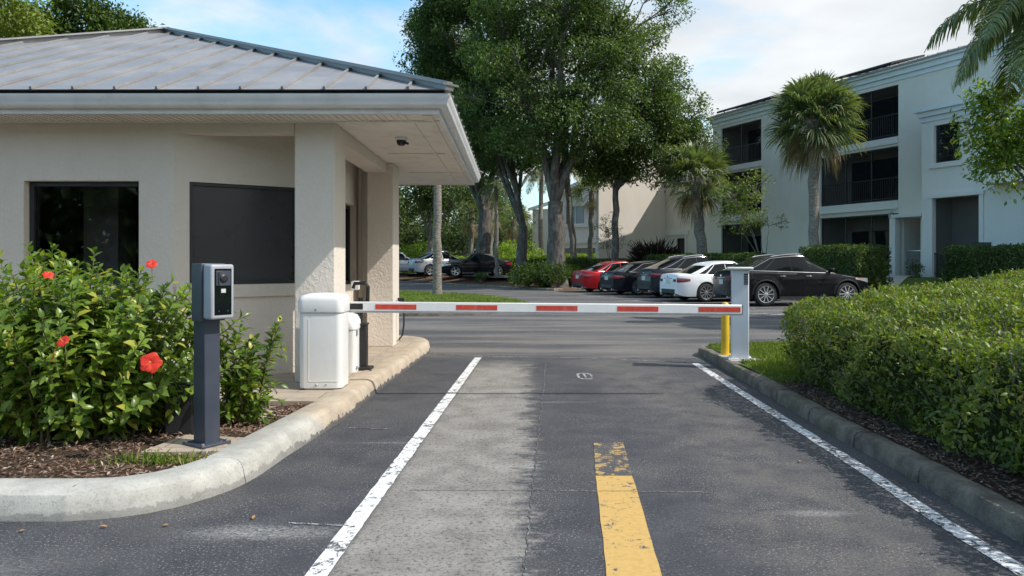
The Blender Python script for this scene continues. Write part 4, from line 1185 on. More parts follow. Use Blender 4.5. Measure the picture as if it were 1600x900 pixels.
fbox(m, -4.6, -2.3, CO+.003, CO+.07, 3.96, 4.12); fbox(m, -2.485, -2.32, CO+.003, CO+.05, Z0, 3.955); fbox(m, -4.57, -4.405, CO+.003, CO+.05, 2.16, 3.955)
build_each(m, 'window_trim', M['stucco_blue'], ab)
m = MB(); fbox(m, -14, -1.97, CO-.2, CO+.05, 7.052, 7.25); fbox(m, -14, -1.9, CO-.2, CO+.16, 7.252, 7.45); fbox(m, -14, -1.8, 0.05, CO+.28, 7.452, 7.60); part(m, 'cornice', M['pale_blue_metal'], ab)
m = MB()
a = fp_(-2.0, CO-.26); b = fp_(-2.0, 0.0); wall_faces(m, b, a, Z0, 7.05, 0.1, []); part(m, 'wall', M['stucco_blue'], ab)
m = MB(); D = -1.2
Pc = [fp_(-2.46, CO-.26), fp_(-4.43, CO-.26), fp_(-4.43, D), fp_(-2.46, D)]
for i in ((0,3),(1,2),(3,2)):
    a, b = Pc[i[0]], Pc[i[1]]; m.add([(a[0],a[1],.6),(b[0],b[1],.6),(b[0],b[1],4.0),(a[0],a[1],4.0)], [(0,1,2,3)])
m.add([(p[0],p[1],.8) for p in Pc], [(0,1,2,3)]); m.add([(p[0],p[1],3.97) for p in Pc], [(0,1,2,3)])
part(m, 'porch_recess', M['stucco_far'], ab)
def mk(u, z, d): v = O + DV*u + NV*(D+.12-d); return (v.x, v.y, z)
win(-4.3, -2.6, .85, 3.2, mk, 2, par=ab, set_=.05)
m = MB(); a = O + DV*(-2.5) + NV*(CO-.16); b = O + DV*(-4.39) + NV*(CO-.16); m.add([(a.x,a.y,.8),(b.x,b.y,.8),(b.x,b.y,3.94),(a.x,a.y,3.94)], [(0,1,2,3)]); part(m, 'insect_and_shade_screen', M['insect_and_shade_screen'], ab)  # dark see-through sheet added to deepen the porch shade, not a real screen
m = MB()
a = O + DV*(-2.5) + NV*(CO-.1); b = O + DV*(-4.39) + NV*(CO-.1)
for z in (0.95, 1.75): m.bar((a.x,a.y,z), (b.x,b.y,z), 0.05, 0.05)
for k in range(16):
    v = a.lerp(b, k/15); m.box((v.x, v.y, 1.35), (0.022, 0.022, 0.8))
fbx = [fp_(-4.15, CO+.06), fp_(-4.85, CO+.06), fp_(-4.85, CO+.01), fp_(-4.15, CO+.01)]; m.prism(fbx, 0.8, 2.15)
part(m, 'railing', M['black_metal'], ab)
# small lean-to roof at the right edge and downpipe
m = MB(); fbox(m, -8.6, -4.95, CO+.01, CO+.75, 4.25, 4.35); fbox(m, -8.6, -4.95, CO+.01, CO+.35, 4.36, 4.75); part(m, 'awning_roof', M['stucco_far'], ab)
m = MB(); v = O + DV*(-6.2) + NV*(CO+.08); m.tube([(v.x, v.y, .6), (v.x, v.y, 4.2)], 0.07, 8); part(m, 'downpipe', M['gutter'], ab)
# solar heating panels near the eave
for i, (ta, tb) in enumerate(((0.2, 3.9), (7.6, 12.0))):
    m = MB(); 
    A_ = Vector((*fp_(ta, 0.1), 10.14)); B_ = Vector((*fp_(tb, 0.1), 10.14)); C_ = Vector((*fp_(tb, -1.9), 10.66)); D_ = Vector((*fp_(ta, -1.9), 10.66))
    up_ = Vector((0, 0, .09)); vs = [A_, B_, C_, D_, A_+up_, B_+up_, C_+up_, D_+up_]
    m.add([tuple(v) for v in vs], [(0,3,2,1),(4,5,6,7),(0,1,5,4),(1,2,6,5),(2,3,7,6),(3,0,4,7)])
    m.tube([A_ + NV*.05, B_ + NV*.05], 0.06, 8)
    for k in range(4):
        u = (k+.5)/4; q0 = A_.lerp(B_, u); m.box((q0.x, q0.y, 10.05), (.05, .05, .2))
    tag(m.build('solar_panel', M['black_metal']), ('black solar heating panel on the roof above the nearer balconies', 'black solar heating panel on the roof near the far end')[i], 'solar panel', 'solar panels on the apartment roof')

# ------------------------------------------------------------------ houses further back
hb = empty('townhouse', (5.2, 62, .4), 0, 'pale two storey house with a band of blue windows behind the oak trunk', 'house')
def hp(px, py, Y): v = PX(px, py, Y); return v
a = hp(876, 0, 61).x; b = hp(948, 0, 61).x
m = MB(); wall_faces(m, (a, 61), (b, 58.5), 0.3, 6.9, .3, [(0.4, 2.2, 4.45, 5.95), (0.2, 3.2, 0.6, 2.5)]); part(m, 'wall', M['stucco_blue'], hb)
L_ = math.hypot(b-a, 2.5); dh = Vector((b-a, -2.5, 0)).normalized(); nh = Vector((dh.y, -dh.x, 0))
def mk(u, z, d): v = Vector((a, 61, 0)) + dh*u - nh*d; return (v.x, v.y, z)
M['blue_glass'] = mat_glass('pale_reflecting_glass', (0.16, 0.20, 0.26), 0.15)
win(.4, 2.2, 4.45, 5.95, mk, 2, mat='blue_glass', par=hb, fm='white_metal'); win(.2, 3.2, .6, 2.5, mk, 2, par=hb)
m = MB(); m.box((0, 0, 0), (1, 1, 1)); 
m = MB()
def hb_box(mb, u0, u1, o0, o1, z0, z1):
    P = [Vector((a, 61, 0)) + dh*u + nh*o for u, o in ((u0,o0),(u1,o0),(u1,o1),(u0,o1))]; mb.prism([(p.x, p.y) for p in P], z0, z1)
hb_box(m, -.1, L_+.1, .003, .12, 2.9, 3.15); hb_box(m, -.1, L_+.1, .003, .1, 4.2, 4.4); part(m, 'wall_band', M['stucco_blue'], hb)
m = MB()
A_ = Vector((a-.4, 60.6, 6.9)); B_ = Vector((b+.3, 58.1, 8.8)); 
vs = [A_, B_, B_+Vector((1,6,.0)), A_+Vector((1,6,0))]; vs += [v+Vector((0,0,.28)) for v in vs]
m.add([tuple(v) for v in vs], [(0,3,2,1),(4,5,6,7),(0,1,5,4),(1,2,6,5),(2,3,7,6),(3,0,4,7)]); part(m, 'roof', M['pale_blue_metal'], hb)
m = MB(); m.add([(a, 60.9, 6.9), (b, 58.5, 6.9), (b, 58.5, 8.75), (a, 60.9, 6.95)], [(0,1,2,3)]); part(m, 'gable', M['stucco_blue'], hb)
hc = empty('townhouse', (3, 80, .4), 0, 'small pale house with balcony far behind the trees, left of the big oak', 'house')
a = hp(832, 0, 78).x; b = hp(884, 0, 78).x
m = MB(); wall_faces(m, (a, 78), (b, 76), 0.3, 6.9, .3, [(0.6, 1.3, 1, 2.6), (2.2, 3.3, 3.6, 6.0), (2.2, 3.3, 0.8, 2.8)]); part(m, 'wall', M['stucco_far'], hc)
m = MB(); m.add([(a+.3,78.4,.4),(b+.3,76.4,.4),(b+.3,76.4,6.8),(a+.3,78.4,6.8)], [(0,1,2,3)]); part(m, 'window', M['glass'], hc)
m = MB()
A_ = Vector((a-.5, 77.6, 6.7)); B_ = Vector((b+.3, 75.6, 8.0)); vs = [A_, B_, B_+Vector((1,6,.6)), A_+Vector((1,6,.6))]; vs += [v+Vector((0,0,.3)) for v in vs]
m.add([tuple(v) for v in vs], [(0,3,2,1),(4,5,6,7),(0,1,5,4),(1,2,6,5),(2,3,7,6),(3,0,4,7)]); part(m, 'roof', M['gutter'], hc)
m = MB(); m.bar((a+2.0, 77, 3.6), (b, 75.7, 3.6), .9, .1)
for k in range(10):
    u = k/9; m.box((a+2.0+(b-a-2.0)*u, 76.6-1.0*u, 4.1), (.03,.03,1.0))
m.bar((a+2.0, 76.6, 4.6), (b, 75.6, 4.6), .05, .05); part(m, 'balcony', M['black_metal'], hc)

# ------------------------------------------------------------------ cars
def paint_m(name, col, metal=0.3):
    t = NT(name); n = t.noise(t.pos(True), 900, 2)
    dust = t.noise(t.pos(True), 2.5, 5, .6)
    c = t.mix(t.ramp(n, 0.4, 0.7, 0, .25), col, tuple(min(1, x*1.5+.01) for x in col))
    c = t.mix(t.ramp(dust, .5, .8, 0, .03), c, (.3, .28, .25))
    t.bsdf(c, 0.4, metal, 0.15, None, 0.34, 0.03); return t.m
M['paint_black'] = paint_m('black_car_paint', (0.005, 0.0055, 0.008))
M['paint_white'] = paint_m('white_car_paint', (0.76, 0.77, 0.78), 0.0)
M['paint_red'] = paint_m('red_car_paint', (0.33, 0.012, 0.018))
M['paint_slate'] = paint_m('slate_car_paint', (0.024, 0.027, 0.038))
M['paint_navy'] = paint_m('dark_navy_car_paint', (0.010, 0.012, 0.018))
M['paint_silver'] = paint_m('silver_car_paint', (0.40, 0.41, 0.43), 0.6)

def interp(x, pts):
    for i in range(len(pts)-1):
        if x <= pts[i+1][0]:
            a, b = pts[i], pts[i+1]; u = (x-a[0])/(b[0]-a[0]) if b[0] > a[0] else 0
            u = max(0, min(1, u)); u = u*u*(3-2*u) if len(a) > 2 else u
            return a[1] + (b[1]-a[1])*u
    return pts[-1][1]
def make_car(name, label, paint, kind='suv', L=4.7, Wd=1.87, H=1.66, wb=2.72, wr=0.355, loc=(0,0,0), heading=90, roof_rail=False, spokes=10, detail=True, glass='car_glass'):
    """local axes: +x forward, +y left."""
    car = empty(name, loc, R(90-heading), label, 'car', 'cars in the parking lot')
    hl = L/2; xf = hl-0.88; xr = xf-wb
    if wb > L-1.7: xr = xf-wb
    w2 = Wd/2; sill = 0.24 if kind == 'suv' else 0.20
    belt = H*0.635 if kind == 'suv' else H*0.64
    bz = belt
    if kind == 'suv':
        top = [(-hl, bz-.14), (-hl+.08, bz+.01), (-hl+.2, bz+.05), (-hl+.6, bz+.065), (0, bz+.01), (hl-1.3, bz-.02), (hl-.9, bz-.065), (hl-.45, bz-.15), (hl-.15, bz-.27), (hl, bz-.40)]
        gb = (hl-1.22, -hl+.16); gt = (hl-2.15, -hl+1.22)           # glasshouse base and top (front, rear)
        roofz = [(-hl, H-.40), (-hl+.7, H-.20), (-hl+1.3, H-.10), (-.35, H-.02), (.15, H-.015), (hl-2.15, H-.08), (hl-1.2, H-.3), (hl, H-.6)]
    else:
        top = [(-hl, bz-.13), (-hl+.07, bz+.01), (-hl+.2, bz+.04), (-hl+.55, bz+.05), (-hl+1.0, bz+.03), (0, bz-.02), (hl-1.5, bz-.03), (hl-1.0, bz-.08), (hl-.45, bz-.17), (hl-.14, bz-.27), (hl, bz-.38)]
        gb = (hl-1.38, -hl+.50); gt = (hl-2.22, -hl+1.28)
        roofz = [(-hl, H-.22), (-hl+1.3, H-.09), (-.3, H-.015), (.2, H-.015), (hl-2.2, H-.07), (hl-1.4, H-.2), (hl, H-.5)]
    def spl(x, P):
        n_ = len(P)
        for i in range(n_-1):
            if x <= P[i+1][0] or i == n_-2:
                x0, x1 = P[i][0], P[i+1][0]; h_ = x1-x0; u = max(0, min(1, (x-x0)/h_)); s_ = lambda a, b: (P[b][1]-P[a][1])/(P[b][0]-P[a][0])
                m0 = s_(max(i-1,0), i+1) if i > 0 else s_(i, i+1); m1 = s_(i, min(i+2, n_-1)) if i < n_-2 else s_(i, i+1)
                return (2*u**3-3*u*u+1)*P[i][1] + (u**3-2*u*u+u)*h_*m0 + (3*u*u-2*u**3)*P[i+1][1] + (u**3-u*u)*h_*m1
    def zt(x): return spl(x, top)
    def plan(x):
        a = hl-0.75; d = (abs(x)-a)/(hl-a)
        if d <= 0: return 1.0 - 0.012*(abs(x)/hl)
        return (1-0.012) - (0.30 if x > 0 else 0.27)*d**2.6
    def zbot(x):
        e = abs(x)-(hl-.35); return sill + (0.10*(e/.35)**2 if e > 0 else 0)
    AR = wr+0.055
    def zlow(x):
        z = zbot(x)
        for xw in (xf, xr):
            if abs(x-xw) < AR: z = max(z, wr + math.sqrt(AR*AR-(x-xw)**2))
        return z
    def fz(z, x):        # side tumble: factor of half width at height z
        t = zt(x); 
        return interp(z, [(sill-.1, .93), (sill+.06, .968), (.42, .99), (.62, 1.0), (bz-.16, .988), (bz-.03, .955), (bz+.1, .90)])
    # extra crease from wheel arch flare
    def yside(x, z):
        fl = 0
        for xw in (xf, xr):
            d = math.hypot(x-xw, z-wr)
            if AR-.01 < d < AR+.16: fl = max(fl, 0.018*(1-(d-AR)/.16))
        return w2*plan(x)*fz(z, x) + fl - 0.012*max(0, 1-abs(z-.66)/.05)*(1 if abs(x) < hl-.7 else 0)
    xs = set(np.linspace(-hl, hl, 70).tolist())
    for xw in (xf, xr):
        for k in range(25): xs.add(xw - AR*math.cos(math.pi*k/24)); 
        xs.add(xw-AR-.001); xs.add(xw+AR+.001)
    for k in range(6): xs.add(hl-.12*k/6); xs.add(-hl+.12*k/6)
    xs = sorted(xs)
    fr = [0, .06, .15, .27, .40, .52, .60, .66, .72, .80, .88, .94, 1.0]
    vs = []; fs = []
    for x in xs:
        zl = zlow(x); z1 = zt(x) - 0.045
        side = []
        for f in fr:
            z = zl + (z1-zl)*f; side.append((yside(x, z), z))
        yb = side[-1][0]
        cr = 0.03
        topp = [(yb*0.975, z1+.022), (yb*.93, z1+.038), (yb*.82, z1+.05), (yb*.5, z1+.05+cr*.6), (0, z1+.05+cr)]
        half = [(side[0][0]*.90, side[0][1])] + side + topp
        ring = [(-y, z) for y, z in half] + [(y, z) for y, z in half[::-1][1:]]
        vs += [(x, y, z) for y, z in ring]
    n = len(ring)
    for i in range(len(xs)-1):
        for k in range(n-1): fs.append((i*n+k, i*n+k+1, (i+1)*n+k+1, (i+1)*n+k))
    fs.append(tuple(range(n))[::-1]); fs.append(tuple((len(xs)-1)*n+k for k in range(n)))
    m = MB(); m.add(vs, fs)
    body = m.build('body', M[paint], car, smooth=True, angle=32)
    # underbody and wheel wells
    m = MB(); m.box((0, 0, sill+.20), (L-.5, Wd-.56, .44)); m.box((0, 0, sill+.07), (wb-2*AR-.02, Wd*.90, .12))
    m.build('underbody', M['trim'], car)
    # glasshouse
    def ring_at(v):
        """v 0 at the belt, 1 at the roof rail; returns closed loop"""
        pts = []
        fx = gb[0] + (gt[0]-gb[0])*v; rx = gb[1] + (gt[1]-gb[1])*v
        def sidept(u):
            x = rx + (fx-rx)*u
            xb = gb[1] + (gb[0]-gb[1])*u
            yb = w2*plan(xb)*0.925; yt = w2*0.735*(1 - .06*abs(2*u-1)**2)
            vv = v; y = yb + (yt-yb)*(vv**1.15)
            z0 = zt(xb)-.012; z1 = spl(x, roofz)-.035
            e_ = abs(2*u-1)**7; z = z0 + (z1-z0)*v - .045*e_*v**3; y = y - .02*e_*v
            return (x, y, z)
        return sidept, fx, rx
    def Sd(u, v, s): 
        f, fx, rx = ring_at(v); p = f(u); return Vector((p[0], s*p[1], p[2]))
    def Fr(w, v):      # windshield, w in [-1, 1]
        p = Sd(1, v, 1); return Vector((p.x + (0.16-.06*v)*(1-w*w), p.y*w, p.z + (0.02*v)*(1-w*w)))
    def Re(w, v):
        p = Sd(0, v, 1); return Vector((p.x - (0.10-.04*v)*(1-w*w), p.y*w, p.z + (0.02*v)*(1-w*w)))
    NU, NW = 18, 8
    def loop(v):
        out = [Sd(i/NU, v, 1) for i in range(NU+1)] + [Fr(1-2*i/NW, v) for i in range(1, NW)] + [Sd(1-i/NU, v, -1) for i in range(NU+1)] + [Re(-1+2*i/NW, v) for i in range(1, NW)]
        return out
    loops = [loop(v) for v in (0, .25, .5, .75, .93, 1.0)]
    cx0 = (gt[0]+gt[1])/2
    for k, (sc_, dz) in enumerate(((.97, .014), (.90, .027), (.65, .040), (.3, .047), (.02, .049))):
        top_l = loops[5]; lp_ = []
        for p in top_l:
            x = cx0 + (p.x-cx0)*sc_
            kb = (.15, .45, .85, 1, 1)[k]; lp_.append(Vector((x, p.y*sc_, p.z*(1-kb) + (spl(x, roofz)-.035)*kb + dz)))
        loops.append(lp_)
    vs = []; fs = []; n = len(loops[0])
    for l in loops: vs += [tuple(p) for p in l]
    for i in range(len(loops)-1):
        for k in range(n): fs.append((i*n+k, i*n+(k+1)%n, (i+1)*n+(k+1)%n, (i+1)*n+k))
    fs.append(tuple((len(loops)-1)*n+k for k in range(n)))
    m = MB(); m.add(vs, fs); m.build('roof', M[paint], car, smooth=True, angle=50)
    def patch(fn, a0, a1, v0, v1, off, nm, mt, na=10, nv=5, shape=None, parent=car):
        vs = []; fs = []
        for i in range(na+1):
            for j in range(nv+1):
                a = a0+(a1-a0)*i/na; v = v0+(v1-v0)*j/nv
                if shape: a, v = shape(i/na, j/nv)
                p = fn(a, v); e = 1e-3; du = fn(a+e, v)-fn(a-e, v); dv_ = fn(a, v+e)-fn(a, v-e); nn = du.cross(dv_)
                if nn.length < 1e-12: nn = Vector((0,0,1))
                nn.normalize()
                c = Vector((0, 0, .7))
                if nn.dot(p-c) < 0: nn = -nn
                vs.append(tuple(p + nn*off))
        for i in range(na):
            for j in range(nv): fs.append((i*(nv+1)+j, (i+1)*(nv+1)+j, (i+1)*(nv+1)+j+1, i*(nv+1)+j+1))
        mm = MB(); mm.add(vs, fs); return mm.build(nm, M[mt], parent, smooth=True)
    g = glass
    patch(Fr, -.90, .90, .04, .95, .006, 'windshield', g); patch(Re, -.88, .88, (.10 if kind == 'suv' else .05), .93, .006, 'rear_window', g)
    for s in (1, -1):
        f = lambda u, v, s=s: Sd(u, v, s)
        def quadshape(u0b, u1b, u0t, u1t, v0=.07, v1=.90):
            return lambda a, b: ((u0b+(u1b-u0b)*a)*(1-b) + (u0t+(u1t-u0t)*a)*b, v0+(v1-v0)*b)
        if kind == 'suv':
            W3 = [('side_window', (.565, .965, .565, .92)), ('side_window', (.26, .545, .27, .545)), ('quarter_window', (.10, .235, .16, .245))]
        else:
            W3 = [('side_window', (.53, .955, .53, .88)), ('side_window', (.20, .51, .22, .51)), ('quarter_window', (.07, .175, .14, .195))]
        for nm, q in W3: patch(f, 0, 1, 0, 1, .005, nm, g, shape=quadshape(*q))
        if detail:
            # window trim line
            m = MB(); pts = [Sd(u/20, .03, s) + Vector((0, s*.006, 0)) for u in range(1, 20)]; m.tube(pts, .011, 6)
            pts = [Sd(.03+.02*u/4, .03+.9*u/8, s) + Vector((0, s*.006, 0)) for u in range(0, 9)] if False else []
            up_pts = [Sd(.07, .05, s) + Vector((0, s*.006, 0)), Sd(.09, .4, s) + Vector((0, s*.006, 0))] + [Sd(.13 + .78*u/20, .93, s) + Vector((0, s*.006, 0)) for u in range(0, 21)]; m.tube(up_pts, .008, 6)
            m.build('window_trim', M['chrome'], car, smooth=True)
            m = MB()
            for xd in (gb[0]-.12, gb[0]-1.12, gb[0]-2.02 if kind == 'suv' else gb[0]-1.98):
                pp = []
                for k in range(12):
                    z = sill+.12 + (zt(xd)-.05-sill-.12)*k/11
                    if z < zlow(xd)+.02: continue
                    pp.append(Vector((xd, s*(yside(xd, z)+.0005), z)))
                if len(pp) > 2: m.tube(pp, .005, 4)
            m.build('door_seam', M['trim'], car)
            m = MB()
            for xd in (gb[0]-.98, gb[0]-1.86):
                z = bz-.11; y = yside(xd, z); m.box((xd, s*(y+.022), z), (.19, .022, .028)); m.box((xd-.07, s*(y+.008), z), (.02, .03, .02)); m.box((xd+.07, s*(y+.008), z), (.02, .03, .02))
            m.build('door_handle', M['chrome'] if kind == 'suv' else M[paint], car, bevel=.004)
            m = MB(); x = gb[0]-.22; yb = abs(Sd(.93, .05, 1).y)
            m.lathe([(.02, -.09), (.075, -.075), (.085, 0), (.075, .06), (.03, .085)], 12, Matrix.Translation((x, s*(yb+.13), zt(x)+.10)) @ Matrix.Rotation(R(90), 4, 'X') @ Matrix.Scale(.8, 4, (0,1,0)))
            m.box((x, s*(yb+.03), zt(x)+.05), (.08, .14, .04)); m.build('mirror', M[paint], car, smooth=True)
        # sill and arch cladding
        m = MB(); zs_ = sill+.03
        m.box(((xf+xr)/2, s*(w2*.965), zs_), (wb-2*AR-.04, .03, .09)); 
        if kind == 'suv':
            for xw in (xf, xr):
                pts = []
                for k in range(17):
                    a = math.pi*k/16; x = xw+(AR+.012)*math.cos(a); z = wr+(AR+.012)*math.sin(a); pts.append(Vector((x, s*(yside(x, z)-.004), z)))
                m.tube(pts, .022, 6)
        m.build('side_skirt', M['trim'], car, smooth=True)
        # lamps on the rounded corners
        Bf = lambda x, z, s=s: Vector((x, s*yside(x, z), z))
        lz = bz-.10
        if kind == 'suv':
            patch(Bf, -hl+.012, -hl+.52, lz-.13, lz+.03, .008, 'tail_light', 'tail', shape=lambda a, b: (-hl+.012+.46*a, lz-.14+.05*a + (.155-.09*a)*b))
        else:
            patch(Bf, -hl+.012, -hl+.40, lz-.12, lz+.05, .008, 'tail_light', 'tail', shape=lambda a, b: (-hl+.012+.42*a, lz-.15+.06*a + (.17-.09*a)*b))
        patch(Bf, hl-.5, hl-.02, 0, 1, .008, 'headlight', 'head', shape=lambda a, b: (hl-.60+.585*a, (bz-.21-.12*a) + (.05+.10*a)*b))
        patch(Bf, 0, 1, 0, 1, .012, 'marker_lamp', 'amber', na=3, nv=2, shape=lambda a, b: (hl-.50+.10*a, (bz-.20) + .035*b))
        if roof_rail:
            m = MB(); pts = [Sd(u, 1.0, s) + Vector((0, -s*.03, .020 + .012*math.sin(math.pi*min(1, max(0, (u-.05)/.9))))) for u in np.linspace(.12, .86, 14)]
            m.tube(pts, .018, 8); m.build('roof_rail', M['chrome'], car, smooth=True)
    # rear end details
    yb = w2*plan(hl)*.98
    m = MB(); m.box((-hl-.004, 0, bz-.30 if kind == 'suv' else bz-.22), (.012, .31, .155)); pl = m.build('licence_plate', M['plate'], car)
    m = MB(); m.box((-hl+.02, 0, sill+.17), (.07, yb*1.7, .16)); m.box((hl-.03, 0, sill+.12), (.07, yb*1.5, .14)); [setattr(q_, 'parent', car) for q_ in build_loc(m, 'bumper_insert', M['trim'], bevel=.02)]
    m = MB(); m.box((-hl-.002, 0, bz-.165 if kind == 'suv' else bz-.10), (.016, .62, .022)); m.build('tailgate_trim', M['chrome'], car, bevel=.004)
    m = MB(); m.lathe([(.045, 0), (.045, .008)], 16, Matrix.Translation((-hl-.012, 0, bz-.105 if kind == 'suv' else bz-.045)) @ Matrix.Rotation(R(90), 4, 'Y')); m.build('badge', M['chrome'], car)
    m = MB(); m.box((hl-.005, 0, bz-.50), (.03, yb*1.1, .22)); m.build('grille', M['trim'], car, bevel=.02)
    for s in (1, -1):
        m = MB(); m.tube([(-hl-.02, s*.52, sill+.05), (-hl+.2, s*.52, sill+.05)], .04, 10); m.build('exhaust', M['alu'], car)
        # tail lamp part that reaches onto the tailgate
        m = MB(); m.box((-hl-.001, s*(yb-.10), bz-.175), (.022, .20, .10)); m.build('tail_light', M['tail'], car, bevel=.008)
    # wheels
    for xw in (xf, xr):
        for s in (1, -1):
            T = Matrix.Translation((xw, s*(w2-.125), wr)) @ Matrix.Rotation(R(-90*s), 4, 'X')
            m = MB(); r = wr; hw = .108
            m.lathe([(r*.70, -hw), (r*.90, -hw*1.02), (r*.975, -hw*.85), (r, -hw*.5), (r, hw*.5), (r*.975, hw*.85), (r*.90, hw*1.02), (r*.70, hw), (r*.69, hw*.8)], 40, T)
            wh = m.build('wheel', M['rubber'], car, smooth=True, angle=50)
            m = MB(); m.lathe([(r*.71, hw*.98), (r*.70, hw*1.03), (r*.66, hw*.98), (r*.64, hw*.5), (r*.66, -hw*.5)], 40, T, closed=True)
            nsp = spokes
            for k in range(nsp):
                a = 2*math.pi*k/nsp; ca, sa = math.cos(a), math.sin(a)
                p0 = T @ Vector((ca*r*.12, sa*r*.12, hw*.80)); p1 = T @ Vector((ca*r*.67, sa*r*.67, hw*.86)); m.bar(p0, p1, r*(.085 if nsp > 6 else .17), .03, up=(0, 1, 0))
            m.lathe([(r*.17, hw*.5), (r*.17, hw*.93), (r*.12, hw*1.0), (.005, hw*1.02)], 16, T)
            q = m.build('rim', M['rim'], None, smooth=True, angle=40); q.parent = wh
            m = MB(); m.lathe([(r*.64, hw*.25), (.005, hw*.27)], 24, T); m.lathe([(r*.42, hw*.3), (r*.42, hw*.45), (.01, hw*.46)], 24, T); q = m.build('brake_disc', M['trim'], None); q.parent = wh
    return car

def car_at(cx_, cy_, heading, L, Wd, z=0.0, corner='rear_right'):
    h = Vector((math.sin(R(heading)), math.cos(R(heading)), 0)); left = Vector((-h.y, h.x, 0))
    c = Vector((cx_, cy_, 0)) + h*L/2 + left*Wd/2
    return (c.x, c.y, z)
make_car('parked_car', 'black crossover nearest the white rest post, with silver window trim', 'paint_black', 'suv', 4.75, 1.90, 1.69, 2.76, .385, car_at(7.0, 23.4, 83, 4.75, 1.9, .004), 83, True, 10)
make_car('parked_car', 'white sedan beside the black crossover', 'paint_white', 'sedan', 4.62, 1.80, 1.46, 2.70, .335, car_at(5.85, 25.75, 75, 4.62, 1.8, .004), 75, False, 10)
make_car('parked_car', 'slate grey crossover with silver roof rails between white sedan and dark sedan', 'paint_slate', 'suv', 4.6, 1.85, 1.70, 2.70, .36, car_at(5.42, 28.3, 76, 4.6, 1.85, .004), 76, True, 5)
make_car('parked_car', 'dark navy sedan parked beside the red sedan', 'paint_navy', 'sedan', 4.7, 1.82, 1.47, 2.75, .335, car_at(4.35, 30.9, 71, 4.7, 1.82, .004), 71, False, 10)
make_car('parked_car', 'red sedan at the far end of the row, beside the oak bed', 'paint_red', 'sedan', 4.6, 1.80, 1.46, 2.70, .33, car_at(3.35, 33.6, 70, 4.6, 1.8, .004), 70, False, 10)
v = PX(741, 0, 46.0); make_car('parked_car', 'black sedan behind the mulch mound, facing left', 'paint_black', 'sedan', 4.5, 1.8, 1.47, 2.66, .33, (v.x, 46.2, .50), -105, False, 5)
v = PX(692, 0, 49.5); make_car('parked_car', 'silver crossover behind the palm trunk', 'paint_silver', 'suv', 4.5, 1.82, 1.66, 2.65, .345, (v.x, 49.6, .50), 62, False, 5)
v = PX(640, 0, 54); make_car('parked_car', 'pale silver car half hidden by the rear porch column', 'paint_silver', 'sedan', 4.6, 1.8, 1.6, 2.7, .34, (v.x-.6, 54, .5), 80, False, 5, detail=False)
v = PX(556, 0, 50); make_car('parked_car', 'white car seen between the two porch columns', 'paint_white', 'suv', 4.6, 1.8, 1.6, 2.7, .34, (v.x, 49, .5), 85, False, 5, detail=False)
# ------------------------------------------------------------------ vegetation
def unit(a): return a / (np.linalg.norm(a, axis=1, keepdims=True) + 1e-9)
def rdir(n, r=rng): return unit(r.normal(size=(n, 3)))
def leaves(name, C, A, Nn, L, Wd, mat, parent=None, fine=False, curl=0.15):
    """leaf blades: C base points, A axis, Nn rough normal, L length, Wd width"""
    n = len(C); A = unit(A); side = unit(np.cross(A, Nn)); up = np.cross(side, A)
    L = np.broadcast_to(L, (n,))[:, None]; Wd = np.broadcast_to(Wd, (n,))[:, None]
    if fine:
        rows = [(0.0, 0.0, 0.0), (0.28, 0.42, 0.02), (0.62, 0.42, 0.0), (1.0, 0.0, -curl)]
        b = C; m1 = C + A*L*.3 + up*L*.0; m2 = C + A*L*.65 - up*L*curl*.35; tip = C + A*L - up*L*curl
        l1 = m1 + side*Wd*.45 + up*Wd*.16; r1 = m1 - side*Wd*.45 + up*Wd*.16
        l2 = m2 + side*Wd*.40 + up*Wd*.14; r2 = m2 - side*Wd*.40 + up*Wd*.14
        V = np.stack([b, m1, m2, tip, l1, r1, l2, r2], 1).reshape(-1, 3)
        base = np.arange(n)[:, None]*8
        T = np.concatenate([base + np.array([q]) for q in ((0,1,4),(0,5,1),(1,2,6),(1,6,4),(1,5,7),(1,7,2),(2,3,6),(2,7,3))], 0)
        return mesh_np(name, V, T, mat, parent, smooth=True)
    b = C; tip = C + A*L - up*L*curl; m1 = C + A*L*.5
    l1 = m1 + side*Wd*.5 + up*Wd*.15; r1 = m1 - side*Wd*.5 + up*Wd*.15
    V = np.stack([b, l1, tip, r1], 1).reshape(-1, 3); base = np.arange(n)[:, None]*4
    T = np.concatenate([base + np.array([[0, 2, 1]]), base + np.array([[0, 3, 2]])], 0)
    return mesh_np(name, V, T, mat, parent)

def limb(p0, p1, sag=0.0, jit=0.08, n=6, rs=random):
    p0, p1 = Vector(p0), Vector(p1); L = (p1-p0).length; out = []
    for i in range(n+1):
        u = i/n; p = p0.lerp(p1, u); k = math.sin(math.pi*u)
        p += Vector((rs.uniform(-1,1), rs.uniform(-1,1), rs.uniform(-.5,.5)))*L*jit*k*.6 + Vector((0,0,-sag*L*k)); out.append(p)
    return out

